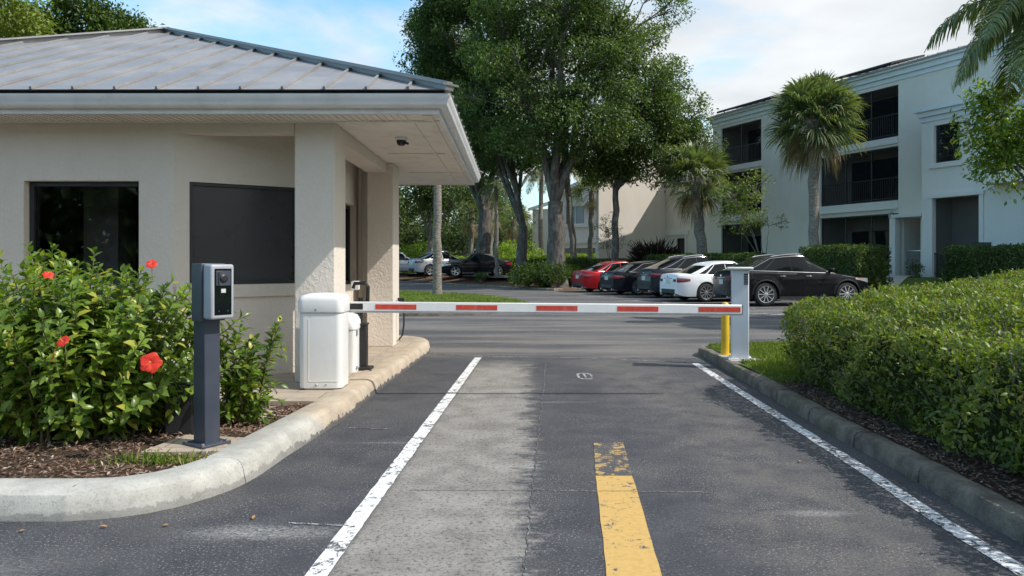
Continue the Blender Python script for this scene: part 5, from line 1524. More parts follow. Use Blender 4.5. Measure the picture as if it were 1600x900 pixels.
def make_tree(name, label, cat, base, fork_z, trunk_r, blobs, nleaf, leaf, mat='leaf_oak', bark='bark', group=None, mains=6, clumps=150, clump_r=0.75, seed=1, lean=(0,0), twigs=True, wl=0.5, inner=0.35, trunk_top=None):
    """blobs: list of (centre, radius[, flatten]) that outline the crown"""
    rs = random.Random(seed); g = np.random.default_rng(seed)
    root = empty(name, tuple(base), 0, label, cat, group)
    B = Vector(base)
    vol = np.array([b[1]**2.4 for b in blobs]); vol /= vol.sum()
    cc = []; tries = 0
    for i in range(clumps):
        k = g.choice(len(blobs), p=vol); c, r = np.array(blobs[k][0]), blobs[k][1]; fl = blobs[k][2] if len(blobs[k]) > 2 else .8
        d = g.normal(size=3); d /= np.linalg.norm(d); rad = r*(g.uniform(inner, 1.0)**(1/2.2)); cc.append(c + d*rad*np.array([1, 1, fl]))
    cc = np.array(cc)
    # trunk and main forks
    fk = B + Vector((lean[0], lean[1], fork_z))
    m = MB()
    pts = limb(B - Vector((0,0,.25)), fk, 0, .03, 8, rs); rad = [trunk_r*(1.0 - .30*i/8) * (1 + .38*max(0, 1-i/1.8)) for i in range(9)]
    if bark == 'bark':
        rad = [r_*rs.uniform(.97, 1.05) for r_ in rad]
    m.tube(pts, rad, 16); part(m, 'trunk', M[bark], root, smooth=True, angle=80)
    # k-means style main targets
    mt = cc[g.choice(len(cc), mains, replace=False)].copy()
    for _ in range(5):
        dd_ = np.linalg.norm(cc[:, None]-mt[None], axis=2); lab = dd_.argmin(1)
        for k in range(mains):
            if (lab == k).any(): mt[k] = cc[lab == k].mean(0)
    m = MB(); 
    for k in range(mains):
        tgt = Vector(mt[k]) ; st = fk + Vector((0, 0, rs.uniform(-.12, .02)*fork_z))
        r0 = trunk_r*rs.uniform(.34, .50)*(6/mains)**.4; L = (tgt-st).length
        mid = st.lerp(tgt, .45) + Vector((0, 0, L*.10))
        p = limb(st, mid, 0, .06, 4, rs)[:-1] + limb(mid, tgt, 0, .08, 4, rs)
        m.tube(p, [r0*(1-.72*i/(len(p)-1)) for i in range(len(p))], 8)
        mem = cc[lab == k]
        for q in mem[: (len(mem) if twigs else len(mem)//3)]:
            q = Vector(q); j = min(range(3, len(p)), key=lambda a: (p[a]-q).length + .25*a*0); a = p[max(2, j-1)]
            pp = limb(a, q, -.05, .10, 4, rs); r1 = r0*.26; m.tube(pp, [r1*(1-.8*i/4)+.008 for i in range(5)], 5, cap=False)
            if twigs:
                for _ in range(3):
                    e = q + Vector((rs.uniform(-1,1), rs.uniform(-1,1), rs.uniform(-.6,.9)))*clump_r*.8; m.tube([pp[3], q.lerp(e,.3), e], [r1*.3+.006, r1*.2+.004, .003], 4, cap=False)
    part(m, 'branch', M[bark], root, smooth=True, angle=80)
    # leaves grouped in clumps, each with sub-sprays
    cs = g.uniform(.65, 1.25, size=clumps)*clump_r
    wts = cs**2; wts /= wts.sum(); idx = g.choice(clumps, nleaf//7, p=wts)
    dirs = rdir(len(idx), g); dirs[:, 2] *= .75; rr_ = g.uniform(.35, 1.0, size=len(idx))**.6
    sp = cc[idx] + dirs*(rr_*cs[idx])[:, None]                      # spray centres
    cen = cc.mean(0)
    C = np.repeat(sp, 7, 0); SD = np.repeat(dirs, 7, 0)
    C = C + g.normal(size=C.shape)*leaf*.75
    out = unit(C-cen); A = unit(SD*.6 + rdir(len(C), g)*1.0 + out*.3); A[:, 2] -= .15
    Nn = unit(np.array([[0, 0, 1.0]])*.8 + rdir(len(C), g)*.75 + out*.25)
    Ls = leaf*g.uniform(.7, 1.25, size=len(C))
    rel(leaves('crown', C, A, Nn, Ls, Ls*wl, M[mat]), root)
    return root
def strips(name, paths, mat, parent=None):
    """paths: (n, k, 2, 3) left/right edge points of ribbons"""
    n, k = paths.shape[:2]; V = paths.reshape(-1, 3); base = (np.arange(n)*k*2)[:, None]
    Fq = np.concatenate([base + np.array([[2*i, 2*i+1, 2*i+3, 2*i+2]]) for i in range(k-1)], 0)
    return mesh_np(name, V, Fq, mat, parent)

def fan_palm(label, base, top, trunk_r, R_, nf=46, seed=1, lean=None, group=None, dead=8, mat='leaf_palm', nl=22):
    """sabal palm: costapalmate fans on stalks round the head"""
    g = np.random.default_rng(seed); rs = random.Random(seed)
    root = empty('palm_tree', tuple(base), 0, label, 'palm tree', group)
    B = Vector(base); T = Vector(top)
    pts = limb(B - Vector((0,0,.2)), T, 0, .015, 14, rs); m = MB()
    m.tube(pts, [trunk_r*(1.18 if i == 0 else 1 + rs.uniform(-.05, .05) + .25*max(0, (i-11)/3)) for i in range(15)], 14); part(m, 'trunk', M['bark_palm'], root, smooth=True, angle=80)
    allp = []; deadp = []; m = MB()
    for f in range(nf+dead):
        isd = f >= nf
        az = g.uniform(0, 2*math.pi); el = g.uniform(-.75, 1.35) if not isd else g.uniform(-1.25, -.8)
        if not isd: el = -.60 + 2.0*((f+.5)/nf)**.85 + g.uniform(-.12, .12)
        d = np.array([math.cos(az)*math.cos(el), math.sin(az)*math.cos(el), math.sin(el)])
        st_l = R_*g.uniform(.42, .58)
        hub = np.array(T) + d*st_l - np.array([0, 0, .10*st_l*(1.2-el)])
        m.tube([T, Vector((np.array(T)+hub)/2 + np.array([0,0,.05*R_])), Vector(hub)], [.022, .016, .012], 4, cap=False)
        side = np.cross(d, [0, 0, 1.0]); side /= np.linalg.norm(side)+1e-9; up = np.cross(side, d); tw = g.normal()*.5; side, up = side*math.cos(tw)+up*math.sin(tw), up*math.cos(tw)-side*math.sin(tw)
        FL = R_*g.uniform(.50, .64)*(1 if not isd else .75)
        for k in range(nl):
            a = (k/(nl-1)-.5)*R(235) + g.normal()*.05
            dr = d*math.cos(a) + side*math.sin(a) + up*(.25*abs(math.sin(a))); dr /= np.linalg.norm(dr)
            l = FL*(1 - .22*abs(a)/R(117))*g.uniform(.9, 1.08)
            w = l*.028; ww = np.cross(dr, up); ww /= np.linalg.norm(ww)+1e-9
            droop = g.uniform(.16, .42) + (.3 if isd else 0)
            ln = []
            for (u, wf, dz) in ((.03, .25, 0), (.45, 1.0, .02), (.78, .55, .40), (1.0, .05, 1.0)):
                c = hub + dr*l*u*(1-.12*dz*droop*2) - np.array([0, 0, droop*l*dz]); ln.append([c - ww*w*wf, c + ww*w*wf])
            (deadp if isd else allp).append(ln)
    part(m, 'leaf_stalk', M['leaf_palm'] if False else M['stem'], root)
    rel(strips('crown', np.array(allp), M[mat]), root)
    if deadp: rel(strips('dry_fronds', np.array(deadp), M['leaf_palm_dead']), root)
    return root

def feather_palm(label, base, top, trunk_r, R_, nf=18, seed=1, lo=-.6, hi=1.2, az0=0, az1=2*math.pi, nl=60, group=None):
    g = np.random.default_rng(seed); rs = random.Random(seed)
    root = empty('palm_tree', tuple(base), 0, label, 'palm tree', group)
    B = Vector(base); T = Vector(top); m = MB()
    pts = limb(B - Vector((0,0,.2)), T, 0, .012, 12, rs)
    m.tube(pts, [trunk_r*(1.5 if i == 0 else 1.15 - .25*i/12 + rs.uniform(-.03, .03)) for i in range(13)], 14); part(m, 'trunk', M['bark_palm'], root, smooth=True, angle=80)
    lf = []; m = MB()
    for f in range(nf):
        az = az0 + (az1-az0)*((f*.618) % 1.0); el = lo + (hi-lo)*((f+.5)/nf)
        L = R_*g.uniform(.85, 1.1); p = np.array(T); d = np.array([math.cos(az)*math.cos(el), math.sin(az)*math.cos(el), math.sin(el)]); line = [p.copy()]
        ns = 14
        for i in range(ns):
            d = d + np.array([0, 0, -.13]) * (0.6 + i/ns*1.1); d /= np.linalg.norm(d); p = p + d*L/ns; line.append(p.copy())
        m.tube([Vector(q) for q in line], [.028*(1-.85*i/ns)+.003 for i in range(ns+1)], 5, cap=False)
        line = np.array(line)
        for k in range(nl):
            u = .14 + .86*k/nl; i = min(int(u*ns), ns-1); c0 = line[i] + (line[i+1]-line[i])*(u*ns-i); tg = line[i+1]-line[i]; tg /= np.linalg.norm(tg)
            sd = np.cross(tg, [0, 0, 1.0]); sd /= np.linalg.norm(sd)+1e-9
            for s in (-1, 1):
                l = L*.22*math.sin(math.pi*min(1, .12+u*.93))**.6*g.uniform(.8, 1.1)
                dr = sd*s*.9 + tg*.55 + np.array([0, 0, g.uniform(-.25, .35)]); dr /= np.linalg.norm(dr)
                w = .017*R_/2.2 + .004; wd = tg
                q0 = c0; q1 = c0 + dr*l*.5 - np.array([0, 0, l*.08]); q2 = c0 + dr*l*.82 - np.array([0, 0, l*.42]); q3 = c0 + dr*l*.9 - np.array([0, 0, l*.68])
                lf.append([[q0-wd*w*.4, q0+wd*w*.4], [q1-wd*w, q1+wd*w], [q2-wd*w*.7, q2+wd*w*.7], [q3-wd*w*.1, q3+wd*w*.1]])
    part(m, 'frond_stalk', M['stem'], root); rel(strips('crown', np.array(lf), M['leaf_palm']), root)
    return root

def hedge(label, poly, z0, ztop, mat='leaf_hedge_far', dens=500, leaf=.05, wob=.08, name='hedge', cat='hedge', group=None, fine=False, seed=1, core_in=.12, twigs=0, shoots=0, foot=0.0, side_filter=None, round_=.12):
    """clipped hedge over a plan polygon; ztop may be a function of (x, y)"""
    g = np.random.default_rng(seed); zt_ = ztop if callable(ztop) else (lambda x, y: ztop + 0*x)
    cx_ = sum(p[0] for p in poly)/len(poly); cy_ = sum(p[1] for p in poly)/len(poly)
    zb = z0 if not callable(z0) else z0(cx_, cy_)
    root = empty(name, (cx_, cy_, zb), 0, label, cat, group)
    # core: slightly smaller body of dark inner foliage
    P = [Vector((p[0], p[1], 0)) for p in poly]
    area = sum(P[i].x*P[(i+1)%len(P)].y - P[(i+1)%len(P)].x*P[i].y for i in range(len(P)))/2
    if area < 0: P = P[::-1]
    def inset(d):
        out = []
        for i in range(len(P)):
            a, b, c = P[i-1], P[i], P[(i+1)%len(P)]; t0 = (b-a).normalized(); t1 = (c-b).normalized(); n0 = Vector((-t0.y, t0.x, 0)); n1 = Vector((-t1.y, t1.x, 0)); nn = (n0+n1).normalized(); out.append(b + nn*d/max(.4, nn.dot(n0)))
        return out
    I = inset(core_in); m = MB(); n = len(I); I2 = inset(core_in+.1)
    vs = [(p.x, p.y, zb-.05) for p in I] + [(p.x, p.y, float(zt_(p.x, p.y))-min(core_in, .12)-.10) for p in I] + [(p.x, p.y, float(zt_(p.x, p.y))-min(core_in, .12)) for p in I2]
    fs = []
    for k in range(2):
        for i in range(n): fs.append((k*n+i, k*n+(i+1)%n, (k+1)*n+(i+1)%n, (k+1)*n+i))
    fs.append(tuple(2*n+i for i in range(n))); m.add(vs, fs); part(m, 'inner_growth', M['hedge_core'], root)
    Cs = []; Ns = []
    for i in range(len(P)):
        a, b = P[i], P[(i+1)%len(P)]; L = (b-a).length; t = (b-a).normalized(); nn = np.array([t.y, -t.x, 0])
        if side_filter and not side_filter(a, b): continue
        h = float(zt_((a.x+b.x)/2, (a.y+b.y)/2)) - zb; k = int(L*h*dens)
        u = g.uniform(0, 1, k); x = a.x+(b.x-a.x)*u; y = a.y+(b.y-a.y)*u; hz = zt_(x, y)-zb; w = g.uniform(0, 1, k)**.92
        z = zb + hz*w*1.0 + .03
        n3 = np.repeat(nn[None], k, 0)
        off = vnoise(x*1.0+z*.7, y+z*.9, 4.2, seed)*wob*.8 + g.normal(size=k)*.025 - round_*np.clip((w-.82)/.18, 0, 1)**2
        off = off - .10*np.clip(1-w*5, 0, 1) - foot*np.clip(1-w*1.25, 0, 1)
        Cs.append(np.stack([x, y, z], 1) + n3*off[:, None]); Ns.append(unit(n3*1.0 + np.array([0, 0, .35]) + n3*0))
    xs = np.array([p.x for p in P]); ys = np.array([p.y for p in P]); k = int((xs.max()-xs.min())*(ys.max()-ys.min())*dens*1.15)
    x = g.uniform(xs.min(), xs.max(), k); y = g.uniform(ys.min(), ys.max(), k); kk = in_poly(x, y, [(p.x, p.y) for p in P]); x, y = x[kk], y[kk]
    ed = seg_dist(x, y, [(p.x, p.y) for p in P] + [(P[0].x, P[0].y)])
    z = zt_(x, y) + vnoise(x, y, 3.2, seed+5)*wob*.6 + vnoise(x, y, 9.0, seed+6)*.02 + g.normal(size=len(x))*.022 - round_*np.clip(1-ed/.16, 0, 1)**2 
    Cs.append(np.stack([x, y, z], 1)); Ns.append(np.repeat(np.array([[0, 0, 1.0]]), len(x), 0))
    C = np.concatenate(Cs); N = np.concatenate(Ns); A = unit(N*.55 + rdir(len(C), g)*.85 + np.array([0, 0, .35])); Nn = unit(N + rdir(len(C), g)*.55 + np.array([0, 0, .3]))
    Ls = leaf*g.uniform(.45, 1.35, len(C))
    C = C - A*Ls[:, None]*.5 - N*(g.uniform(0, 1, len(C))**3*.09)[:, None]
    rel(leaves('foliage', C, A, Nn, Ls, Ls*.5, M[mat], fine=fine), root)
    if shoots:
        m = MB(); C2, A2, N2, L2 = [], [], [], []
        for k in g.choice(len(C), shoots):
            if N[k][2] < .5 and g.uniform() < .35: continue
            d = N[k]*.35 + np.array([0, 0, .8]) + g.normal(size=3)*.4; d /= np.linalg.norm(d); hl_ = g.uniform(.06, .15); p0 = C[k]-d*.05; m.tube([Vector(p0), Vector(p0+d*hl_)], [.0025, .0012], 4, cap=False); ph = g.uniform(0, 6)
            s1 = np.cross(d, [.3, .5, .1]); s1 /= np.linalg.norm(s1); s2 = np.cross(d, s1)
            for q in range(8):
                a = ph + q*2.4; o = s1*math.cos(a) + s2*math.sin(a); C2.append(p0 + d*hl_*(.3+.7*q/8)); A2.append(o*.9 + d*(.5+.08*q)); N2.append(d - o*.3); L2.append(leaf*g.uniform(.6, 1.05))
        part(m, 'shoot', M['stem'], root); L2 = np.array(L2); rel(leaves('new_leaves', np.array(C2), np.array(A2), np.array(N2), L2, L2*.48, M['leaf_shoot'], fine=True), root)
    if twigs:
        m = MB(); rs = random.Random(seed)
        for _ in range(twigs):
            k = rs.randrange(len(Cs[0])) if False else rs.randrange(len(C)); p = Vector(C[k]); nn = Vector(N[k])
            a = p - nn*.12 + Vector((0, 0, -.08)); e = p + Vector((rs.uniform(-1,1), rs.uniform(-1,1), rs.uniform(-.2,.9)))*.10 + nn*.015
            m.tube([a, a.lerp(e, .5)+Vector((rs.uniform(-.02,.02), rs.uniform(-.02,.02), .01)), e], [.0035, .003, .0018], 4, cap=False)
        part(m, 'twigs', M['bark_thin'], root)
    return root

def bush(label, base, rx, ry, h, mat, n=3000, leaf=.09, name='bush', cat='bush', group=None, seed=1, spiky=False, stems=16, wl=.45):
    g = np.random.default_rng(seed); rs = random.Random(seed); root = empty(name, tuple(base), 0, label, cat, group); B = Vector(base); m = MB()
    nb = 14 if not spiky else 26
    cs = []
    for k in range(nb):
        a = g.uniform(0, 6.28); r = g.uniform(.15, .72)**.7; c = np.array([B.x+rx*r*math.cos(a), B.y+ry*r*math.sin(a), B.z+h*g.uniform(.30, .82)*(1.05-.45*r)]); cs.append((c, g.uniform(.30, .5)*min(rx, h)))
        m.tube(limb(B, c, 0, .08, 4, rs), [.03, .024, .018, .012, .006], 5, cap=False)
    part(m, 'branch', M['bark_thin'], root)
    idx = g.integers(0, nb, n); cc = np.array([c for c, _ in cs])[idx]; rr_ = np.array([r for _, r in cs])[idx]
    d = rdir(n, g); C = cc + d*(rr_*g.uniform(.5, 1.0, n)**.5)[:, None]
    C[:, 2] = np.maximum(C[:, 2], B.z+.03)
    if spiky:
        A = unit((C-np.array(B))*1.0 + rdir(n, g)*.25); Nn = rdir(n, g); Ls = leaf*g.uniform(2.0, 4.2, n); rel(leaves('foliage', C, A, Nn, Ls, Ls*.10, M[mat]), root)
    else:
        A = unit(d + rdir(n, g)*.9 + np.array([0, 0, .3])); Nn = unit(d*.5 + rdir(n, g)*.7 + np.array([0, 0, .6])); Ls = leaf*g.uniform(.7, 1.3, n); rel(leaves('foliage', C, A, Nn, Ls, Ls*wl, M[mat]), root)
    return root

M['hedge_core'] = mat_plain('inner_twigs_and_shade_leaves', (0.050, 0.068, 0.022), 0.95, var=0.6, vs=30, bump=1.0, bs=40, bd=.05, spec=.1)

M['leaf_shoot'] = mat_leaf('fresh_shoot_leaves', (.16, .22, .025), (.36, .42, .06), (.34, .26, .10), rough=.4, seedscale=1.6)
# --- clipped hedge along the right kerb
HP = [(2.98, 1.2), (2.95, 4.0), (2.93, 6.0), (2.98, 8.0), (3.35, 8.75), (4.6, 9.6), (7.2, 11.6), (9.6, 13.4), (11.5, 13.4), (11.5, 1.2)]
hz = lambda x, y: 0.95 + 0.05*np.clip((x-3.2), 0, 6) + 0.035*np.sin(1.9*x+1.1*y) + 0.025*np.sin(4.1*y-1.3*x) 
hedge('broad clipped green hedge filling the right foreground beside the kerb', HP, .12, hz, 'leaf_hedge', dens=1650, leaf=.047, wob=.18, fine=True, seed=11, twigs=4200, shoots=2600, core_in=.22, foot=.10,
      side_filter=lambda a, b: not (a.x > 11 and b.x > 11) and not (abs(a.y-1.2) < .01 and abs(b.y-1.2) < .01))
# --- hedges near the buildings
def hz_poly(a, b, w):        # plan strip from a to b
    a, b = Vector((a[0], a[1], 0)), Vector((b[0], b[1], 0)); t = (b-a).normalized(); n = Vector((-t.y, t.x, 0))*w/2; return [((p+q).x, (p+q).y) for p, q in ((a, -n), (b, -n), (b, n), (a, n))]
hedge('rounded green hedge block between the fan palm and the path', hz_poly((13.0, 26.5), (11.9, 29.0), 1.7), .15, 2.0, dens=260, leaf=.11, seed=12, wob=.16, group='hedges by the apartments')
hedge('long low dark hedge running behind the parked cars', hz_poly((10.5, 31.6), (7.6, 39.6), 1.3), .3, 1.75, dens=220, leaf=.12, seed=13, wob=.14, group='hedges by the apartments')
hedge('dark hedge in front of the low block, right of the path', hz_poly((16.3, 27.2), (18.6, 21.8), 1.5), .3, 1.95, dens=260, leaf=.11, seed=14, wob=.14, group='hedges by the apartments')
hedge('dark hedge behind the red car at the foot of the wing wall', hz_poly((2.8, 41.6), (7.8, 42.6), 1.4), .4, 1.55, dens=200, leaf=.12, seed=15, wob=.14, group='hedges by the apartments')
hedge('bright lime hedge strip in front of the far house', hz_poly((2.9, 52), (8.0, 51), 1.2), .5, 1.9, 'leaf_lime', dens=140, leaf=.14, seed=16, wob=.2)
hedge('lime green hedge behind the black sedan', hz_poly((-4.2, 51), (2.8, 50.5), 1.4), .5, 1.75, 'leaf_lime', dens=140, leaf=.14, seed=17, wob=.2)
hedge('low hedge in front of the white car between the columns', hz_poly((-12.5, 41), (-8.8, 41), 1.2), 0, 1.15, 'leaf_hedge_far', dens=140, leaf=.12, seed=18, wob=.12)
# --- bushes at the oak foot
def at(px, Y, dz=0): v = PX(px, 0, Y); return (v.x, Y, max(tz(v.x, Y), 0) + dz)
bush('low green bush left of the big oak trunk', at(826, 37.6), 1.15, .9, 1.15, 'leaf_hedge_far', 2600, .13, seed=21, group='bushes round the oak')
bush('low green bush in front of the big oak trunk', at(862, 37.2), 1.0, .8, 1.3, 'leaf_hedge_far', 2600, .13, seed=22, group='bushes round the oak')
bush('small bush right of the big oak trunk, touching the red car', at(893, 38.6), .8, .8, 1.0, 'leaf_hedge_far', 1800, .13, seed=23, group='bushes round the oak')
bush('rounded lime bush behind the mulch mound', at(815, 54), 2.0, 1.5, 2.5, 'leaf_lime', 4200, .17, seed=24)
bush('rounded lime and tan bush left of the palm trunk, behind the silver car', at(651, 60), 1.9, 1.6, 2.6, 'leaf_lime', 4200, .17, seed=25)
bush('tiny leafy stump in front of the black sedan door', at(752, 43.6), .38, .38, .75, 'leaf_hedge_far', 500, .11, seed=26, name='shrub', cat='shrub')
bush('dark purple spiky bush at the foot of the wing wall', at(1022, 42.4), 1.4, 1.1, 1.5, 'leaf_purple', 1500, .16, seed=27, spiky=True)
bush('dark low bush beside the fan palm trunk', at(1240, 31.2), 1.3, .9, 1.35, 'leaf_purple', 1900, .12, seed=28)
bush('small young plant beside the path', at(1428, 29.3), .35, .35, .8, 'leaf_hedge_far', 350, .09, seed=29, name='shrub', cat='shrub')
# --- large trees
X_ = PX
def blobs(L): return [((lambda v: (v.x, v.y+dy, v.z))(PX(px, py, Y)), r, fl) for px, py, Y, dy, r, fl in L]
b0 = at(868, 38)
make_tree('oak_tree', 'big oak with a thick forked grey trunk beside the red car', 'tree', b0, 4.3, .54,
  blobs([(850,70,38,0,4.4,.9),(920,110,38,-.5,3.3,.8),(790,150,38,0,3.2,.8),(870,-60,38,0,4.6,.8),(975,60,38,.5,2.3,.75),(915,190,38,-1.5,2.6,.7),(845,205,38,-1,2.3,.6),(1010,5,38,0,1.8,.6),(960,215,38,0,1.8,.6),(1030,65,38,0,1.0,.5),(820,10,38,1,3.6,.8)]),
  100000, .16, 'leaf_oak', mains=7, clumps=260, clump_r=.95, seed=31, inner=.2)
b0 = at(962, 40)
make_tree('oak_tree', 'slim straight trunked oak in front of the wing wall', 'tree', b0, 5.2, .22,
  blobs([(990,200,40,0,2.6,.8),(1050,180,40,0,1.9,.7),(1010,255,40,-.5,1.7,.5),(1065,235,40,0,1.9,.6),(935,258,40,0,1.4,.5),(975,265,40,0,1.2,.4),(1010,130,40,0,2.2,.7)]),
  46000, .16, 'leaf_oak', mains=6, clumps=130, clump_r=.8, seed=32)
b0 = at(812, 42.5)
make_tree('oak_tree', 'pale trunked oak left of the big oak, dividing low down', 'tree', b0, 3.1, .36,
  blobs([(775,185,42.5,0,3.2,.75),(735,60,42.5,0,3.8,.8),(720,-30,42.5,0,3.6,.8),(800,235,42.5,0,2.0,.5),(700,130,42.5,0,2.6,.8)]),
  70000, .18, 'leaf_oak2', mains=6, clumps=210, clump_r=.9, seed=33, lean=(.2, 0))
b0 = at(755, 48.5)
make_tree('oak_tree', 'dark crowned oak directly behind the black sedan', 'tree', b0, 4.4, .55,
  blobs([(705,150,48.5,0,2.9,.8),(715,215,48.5,0,2.9,.7),(765,230,48.5,0,2.8,.6),(690,40,48.5,0,2.2,.8),(660+20,120,48.5,0,1.7,.8),(725,255,47,0,1.9,.5)]),
  62000, .19, 'leaf_oak2', mains=6, clumps=190, clump_r=.95, seed=34, lean=(.1, 0))
# palms
v = G(683, 461, .13); feather_palm('straight grey palm trunk on the small lawn, its head hidden by the roof', (v.x, v.y, .12), (v.x, v.y, 6.1), .155, 1.0, 9, 41, .1, 1.3)
v = PX(777, 0, 45); feather_palm('thin pole like palm trunk in front of the black sedan', (v.x, 45, .4), (v.x-.1, 45, 6.2), .11, 1.5, 12, 42)
b0 = at(1274, 30.2); fan_palm('tall fan palm with full shaggy head in front of the balconies', b0, tuple(PX(1270, 188, 30.2)), .20, 2.1, 96, 43, dead=12, nl=34)
b0 = at(1103, 37.5); fan_palm('leaning fan palm with drooping fronds left of the yellow green tree', b0, tuple(PX(1085, 275, 37.5)), .26, 2.15, 60, 44, dead=10, nl=30)
b0 = at(921, 50); fan_palm('small fan palm between the big oak and the wing wall', b0, tuple(PX(925, 300, 50)), .16, 1.6, 34, 45, dead=8, nl=18)
v = PX(900, 0, 47); feather_palm('leaning bare palm trunk just right of the big oak', (v.x, 47, .5), tuple(PX(884, 255, 47)), .20, 2.2, 16, 46)
feather_palm('big palm whose long fronds hang in from the upper right', (11.9, 15.6, .12), (11.3, 15.6, 7.0), .19, 2.7, 22, 47, -.5, 1.2, nl=74)
feather_palm('green feather palm beyond the oaks, against the gap of sky', at(845, 66), tuple(PX(846, 262, 66)), .2, 3.0, 16, 48)
# yellow-green small tree, bare shrub
b0 = at(1196, 33.3)
make_tree('small_tree', 'small sparse yellow green tree with thin bare stems', 'tree', b0, .7, .055, blobs([(1155,300,33.3,0,1.0,.6),(1185,290,33.3,0,.9,.6),(1130,310,33.3,0,.7,.6),(1205,345,33.3,0,.7,.9),(1150,340,33.3,0,.8,.6)]), 2400, .12, 'leaf_sparse', 'bark_thin', mains=6, clumps=46, clump_r=.42, seed=51, inner=.5)
b0 = at(953, 41.5)
make_tree('small_tree', 'nearly leafless twiggy shrub against the wing wall', 'tree', b0, .4, .035, blobs([(950,360,41.5,0,.85,1.2),(962,375,41.5,0,.7,1.0),(945,345,41.5,0,.45,1.2)]), 700, .10, 'leaf_bg', 'bark_thin', mains=6, clumps=40, clump_r=.35, seed=52, inner=.5)
# broadleaf tree at the right edge
make_tree('broadleaf_tree', 'bright broadleaf tree reaching in at the right edge', 'tree', (12.62, 17.6, .12), 2.9, .12,
  blobs([(1575,190,17.6,0,1.0,.7),(1610,175,17.6,0,1.3,.7),(1528,180,17.6,0,.5,.35),(1580,250,17.6,0,.75,.5),(1535,262,17.6,0,.38,.5),(1640,230,17.6,0,1.4,.7)]), 5600, .15, 'leaf_hib', mains=7, clumps=62, clump_r=.38, seed=53, inner=.3, wl=.48)
# trees behind the roof on the left
make_tree('broadleaf_tree', 'yellowish tree top behind the guardhouse roof at the left edge', 'tree', (-16.5, 24, .0), 4, .25, blobs([(5,20,24,0,1.3,.8),(-60,10,24,0,2.2,.8)]), 12000, .16, 'leaf_sparse', mains=4, clumps=50, clump_r=.6, seed=54, twigs=False)
make_tree('broadleaf_tree', 'green rounded tree top behind the guardhouse roof', 'tree', (-14.4, 27, .0), 5, .3, blobs([(110,42,27,0,1.5,.7),(170,45,27,0,1.35,.6),(75,60,27,0,1.3,.7),(140,80,27,0,2.0,.7),(210,60,27,0,.7,.5)]), 18000, .17, 'leaf_hedge_far', mains=5, clumps=70, clump_r=.6, seed=55, twigs=False)
# background trees
bg = [
 ('slender pale stemmed tree behind the palm trunk', 672, 58, [(650,300,58,0,3.0,.8),(700,290,58,0,3.0,.8),(675,250,58,0,2.5,.7)], 'leaf_bg', 61, .28),
 ('light green tree seen between the two porch columns', 585, 56, [(590,330,56,0,2.4,1),(560,300,56,0,2.4,1),(610,290,56,0,2.2,.9)], 'leaf_bg', 62, .25),
 ('broad olive tree behind the parked silver cars', 640, 70, [(630,330,70,0,3.6,.9),(590,345,70,0,3.0,.9),(665,340,70,0,3.2,.9)], 'leaf_bg', 63, .3),
 ('dark green tree mass left of the lime bush', 725, 72, [(715,345,72,0,3.6,.9),(750,350,72,0,3.4,.9),(690,360,72,0,3.0,.8)], 'leaf_oak2', 64, .3),
 ('grey green tree behind the thin palm trunk', 780, 76, [(775,350,76,0,3.3,.9),(800,365,76,0,2.8,.9),(760,320,76,0,3.0,.9)], 'leaf_oak2', 65, .3),
 ('tall hazy tree far behind the dark oak', 735, 82, [(735,300,82,0,4.2,.9),(700,290,82,0,3.8,.9)], 'leaf_bg', 66, .35),
 ('far leafy tree behind the left house', 810, 92, [(818,372,92,0,2.6,.8),(790,350,92,0,3.0,.8)], 'leaf_bg', 67, .3),
 ('far tree beyond the porch, left of the columns', 545, 64, [(540,310,64,0,3.5,.9),(510,330,64,0,3.2,.9)], 'leaf_bg', 68, .3),
]
for lb, px, Y, bl, mt_, sd, tr in bg:
    v = PX(px, 0, Y); make_tree('background_tree', lb, 'tree', (v.x, Y, .4), 2.6, tr, blobs(bl), 11000, .24, mt_, 'bark_thin' if sd == 61 else 'bark', 'trees beyond the parking lot', mains=5, clumps=70, clump_r=1.1, seed=sd, twigs=False, inner=.3)
for i, (px, py, Y, r_) in enumerate(((735, 335, 62, 1.9), (765, 330, 58, 1.8), (800, 345, 60, 1.9))):
    v = PX(px, 0, Y); fan_palm(('low fan palm left of the dark oak trunk', 'low fan palm between the two oak trunks', 'low fan palm just left of the sky gap')[i], (v.x, Y, .4), tuple(PX(px+3, py, Y)), .2, r_, 30, 70+i, dead=10, nl=16, group='fan palms in the far bed')
# unseen tree line added behind the camera to darken reflections in glass and car paint
for nm_, x0, x1, yy, lb in (('tree_line', -70, 60, -42, 'unseen dark line of trees added behind the camera for the window reflections'),):
    g = np.random.default_rng(6); n = 26000; xx = g.uniform(x0, x1, n); u = g.uniform(0, 1, n); hh = 10 + 2.5*vnoise(xx, xx*0, .15, 79)
    C = np.stack([xx, yy + g.normal(size=n)*3, hh*u**.8], 1); A = rdir(n, g); Nn = unit(rdir(n, g) + np.array([0, .4, .6]))
    tag(leaves(nm_, C, A, Nn, 1.1*g.uniform(.6, 1.3, n), .7, M['leaf_oak2']), lb, 'tree line', kind='stuff')
# far off tree line closing the horizon
g = np.random.default_rng(5); n = 60000
xx = g.uniform(-150, 110, n); u = g.uniform(0, 1, n); hh = 7 + 2.5*vnoise(xx, xx*0, .12, 77) + 1.2*vnoise(xx, xx*0, .5, 78)
C = np.stack([xx, 125 + g.normal(size=n)*4 + .0*xx, hh*u**.8], 1); A = rdir(n, g); Nn = unit(rdir(n, g) + np.array([0, -.4, .8]))
tag(leaves('tree_line', C, A, Nn, .9*g.uniform(.6, 1.3, n), .55, M['leaf_bg']), 'far off line of trees closing the view behind everything', 'tree line', kind='stuff')

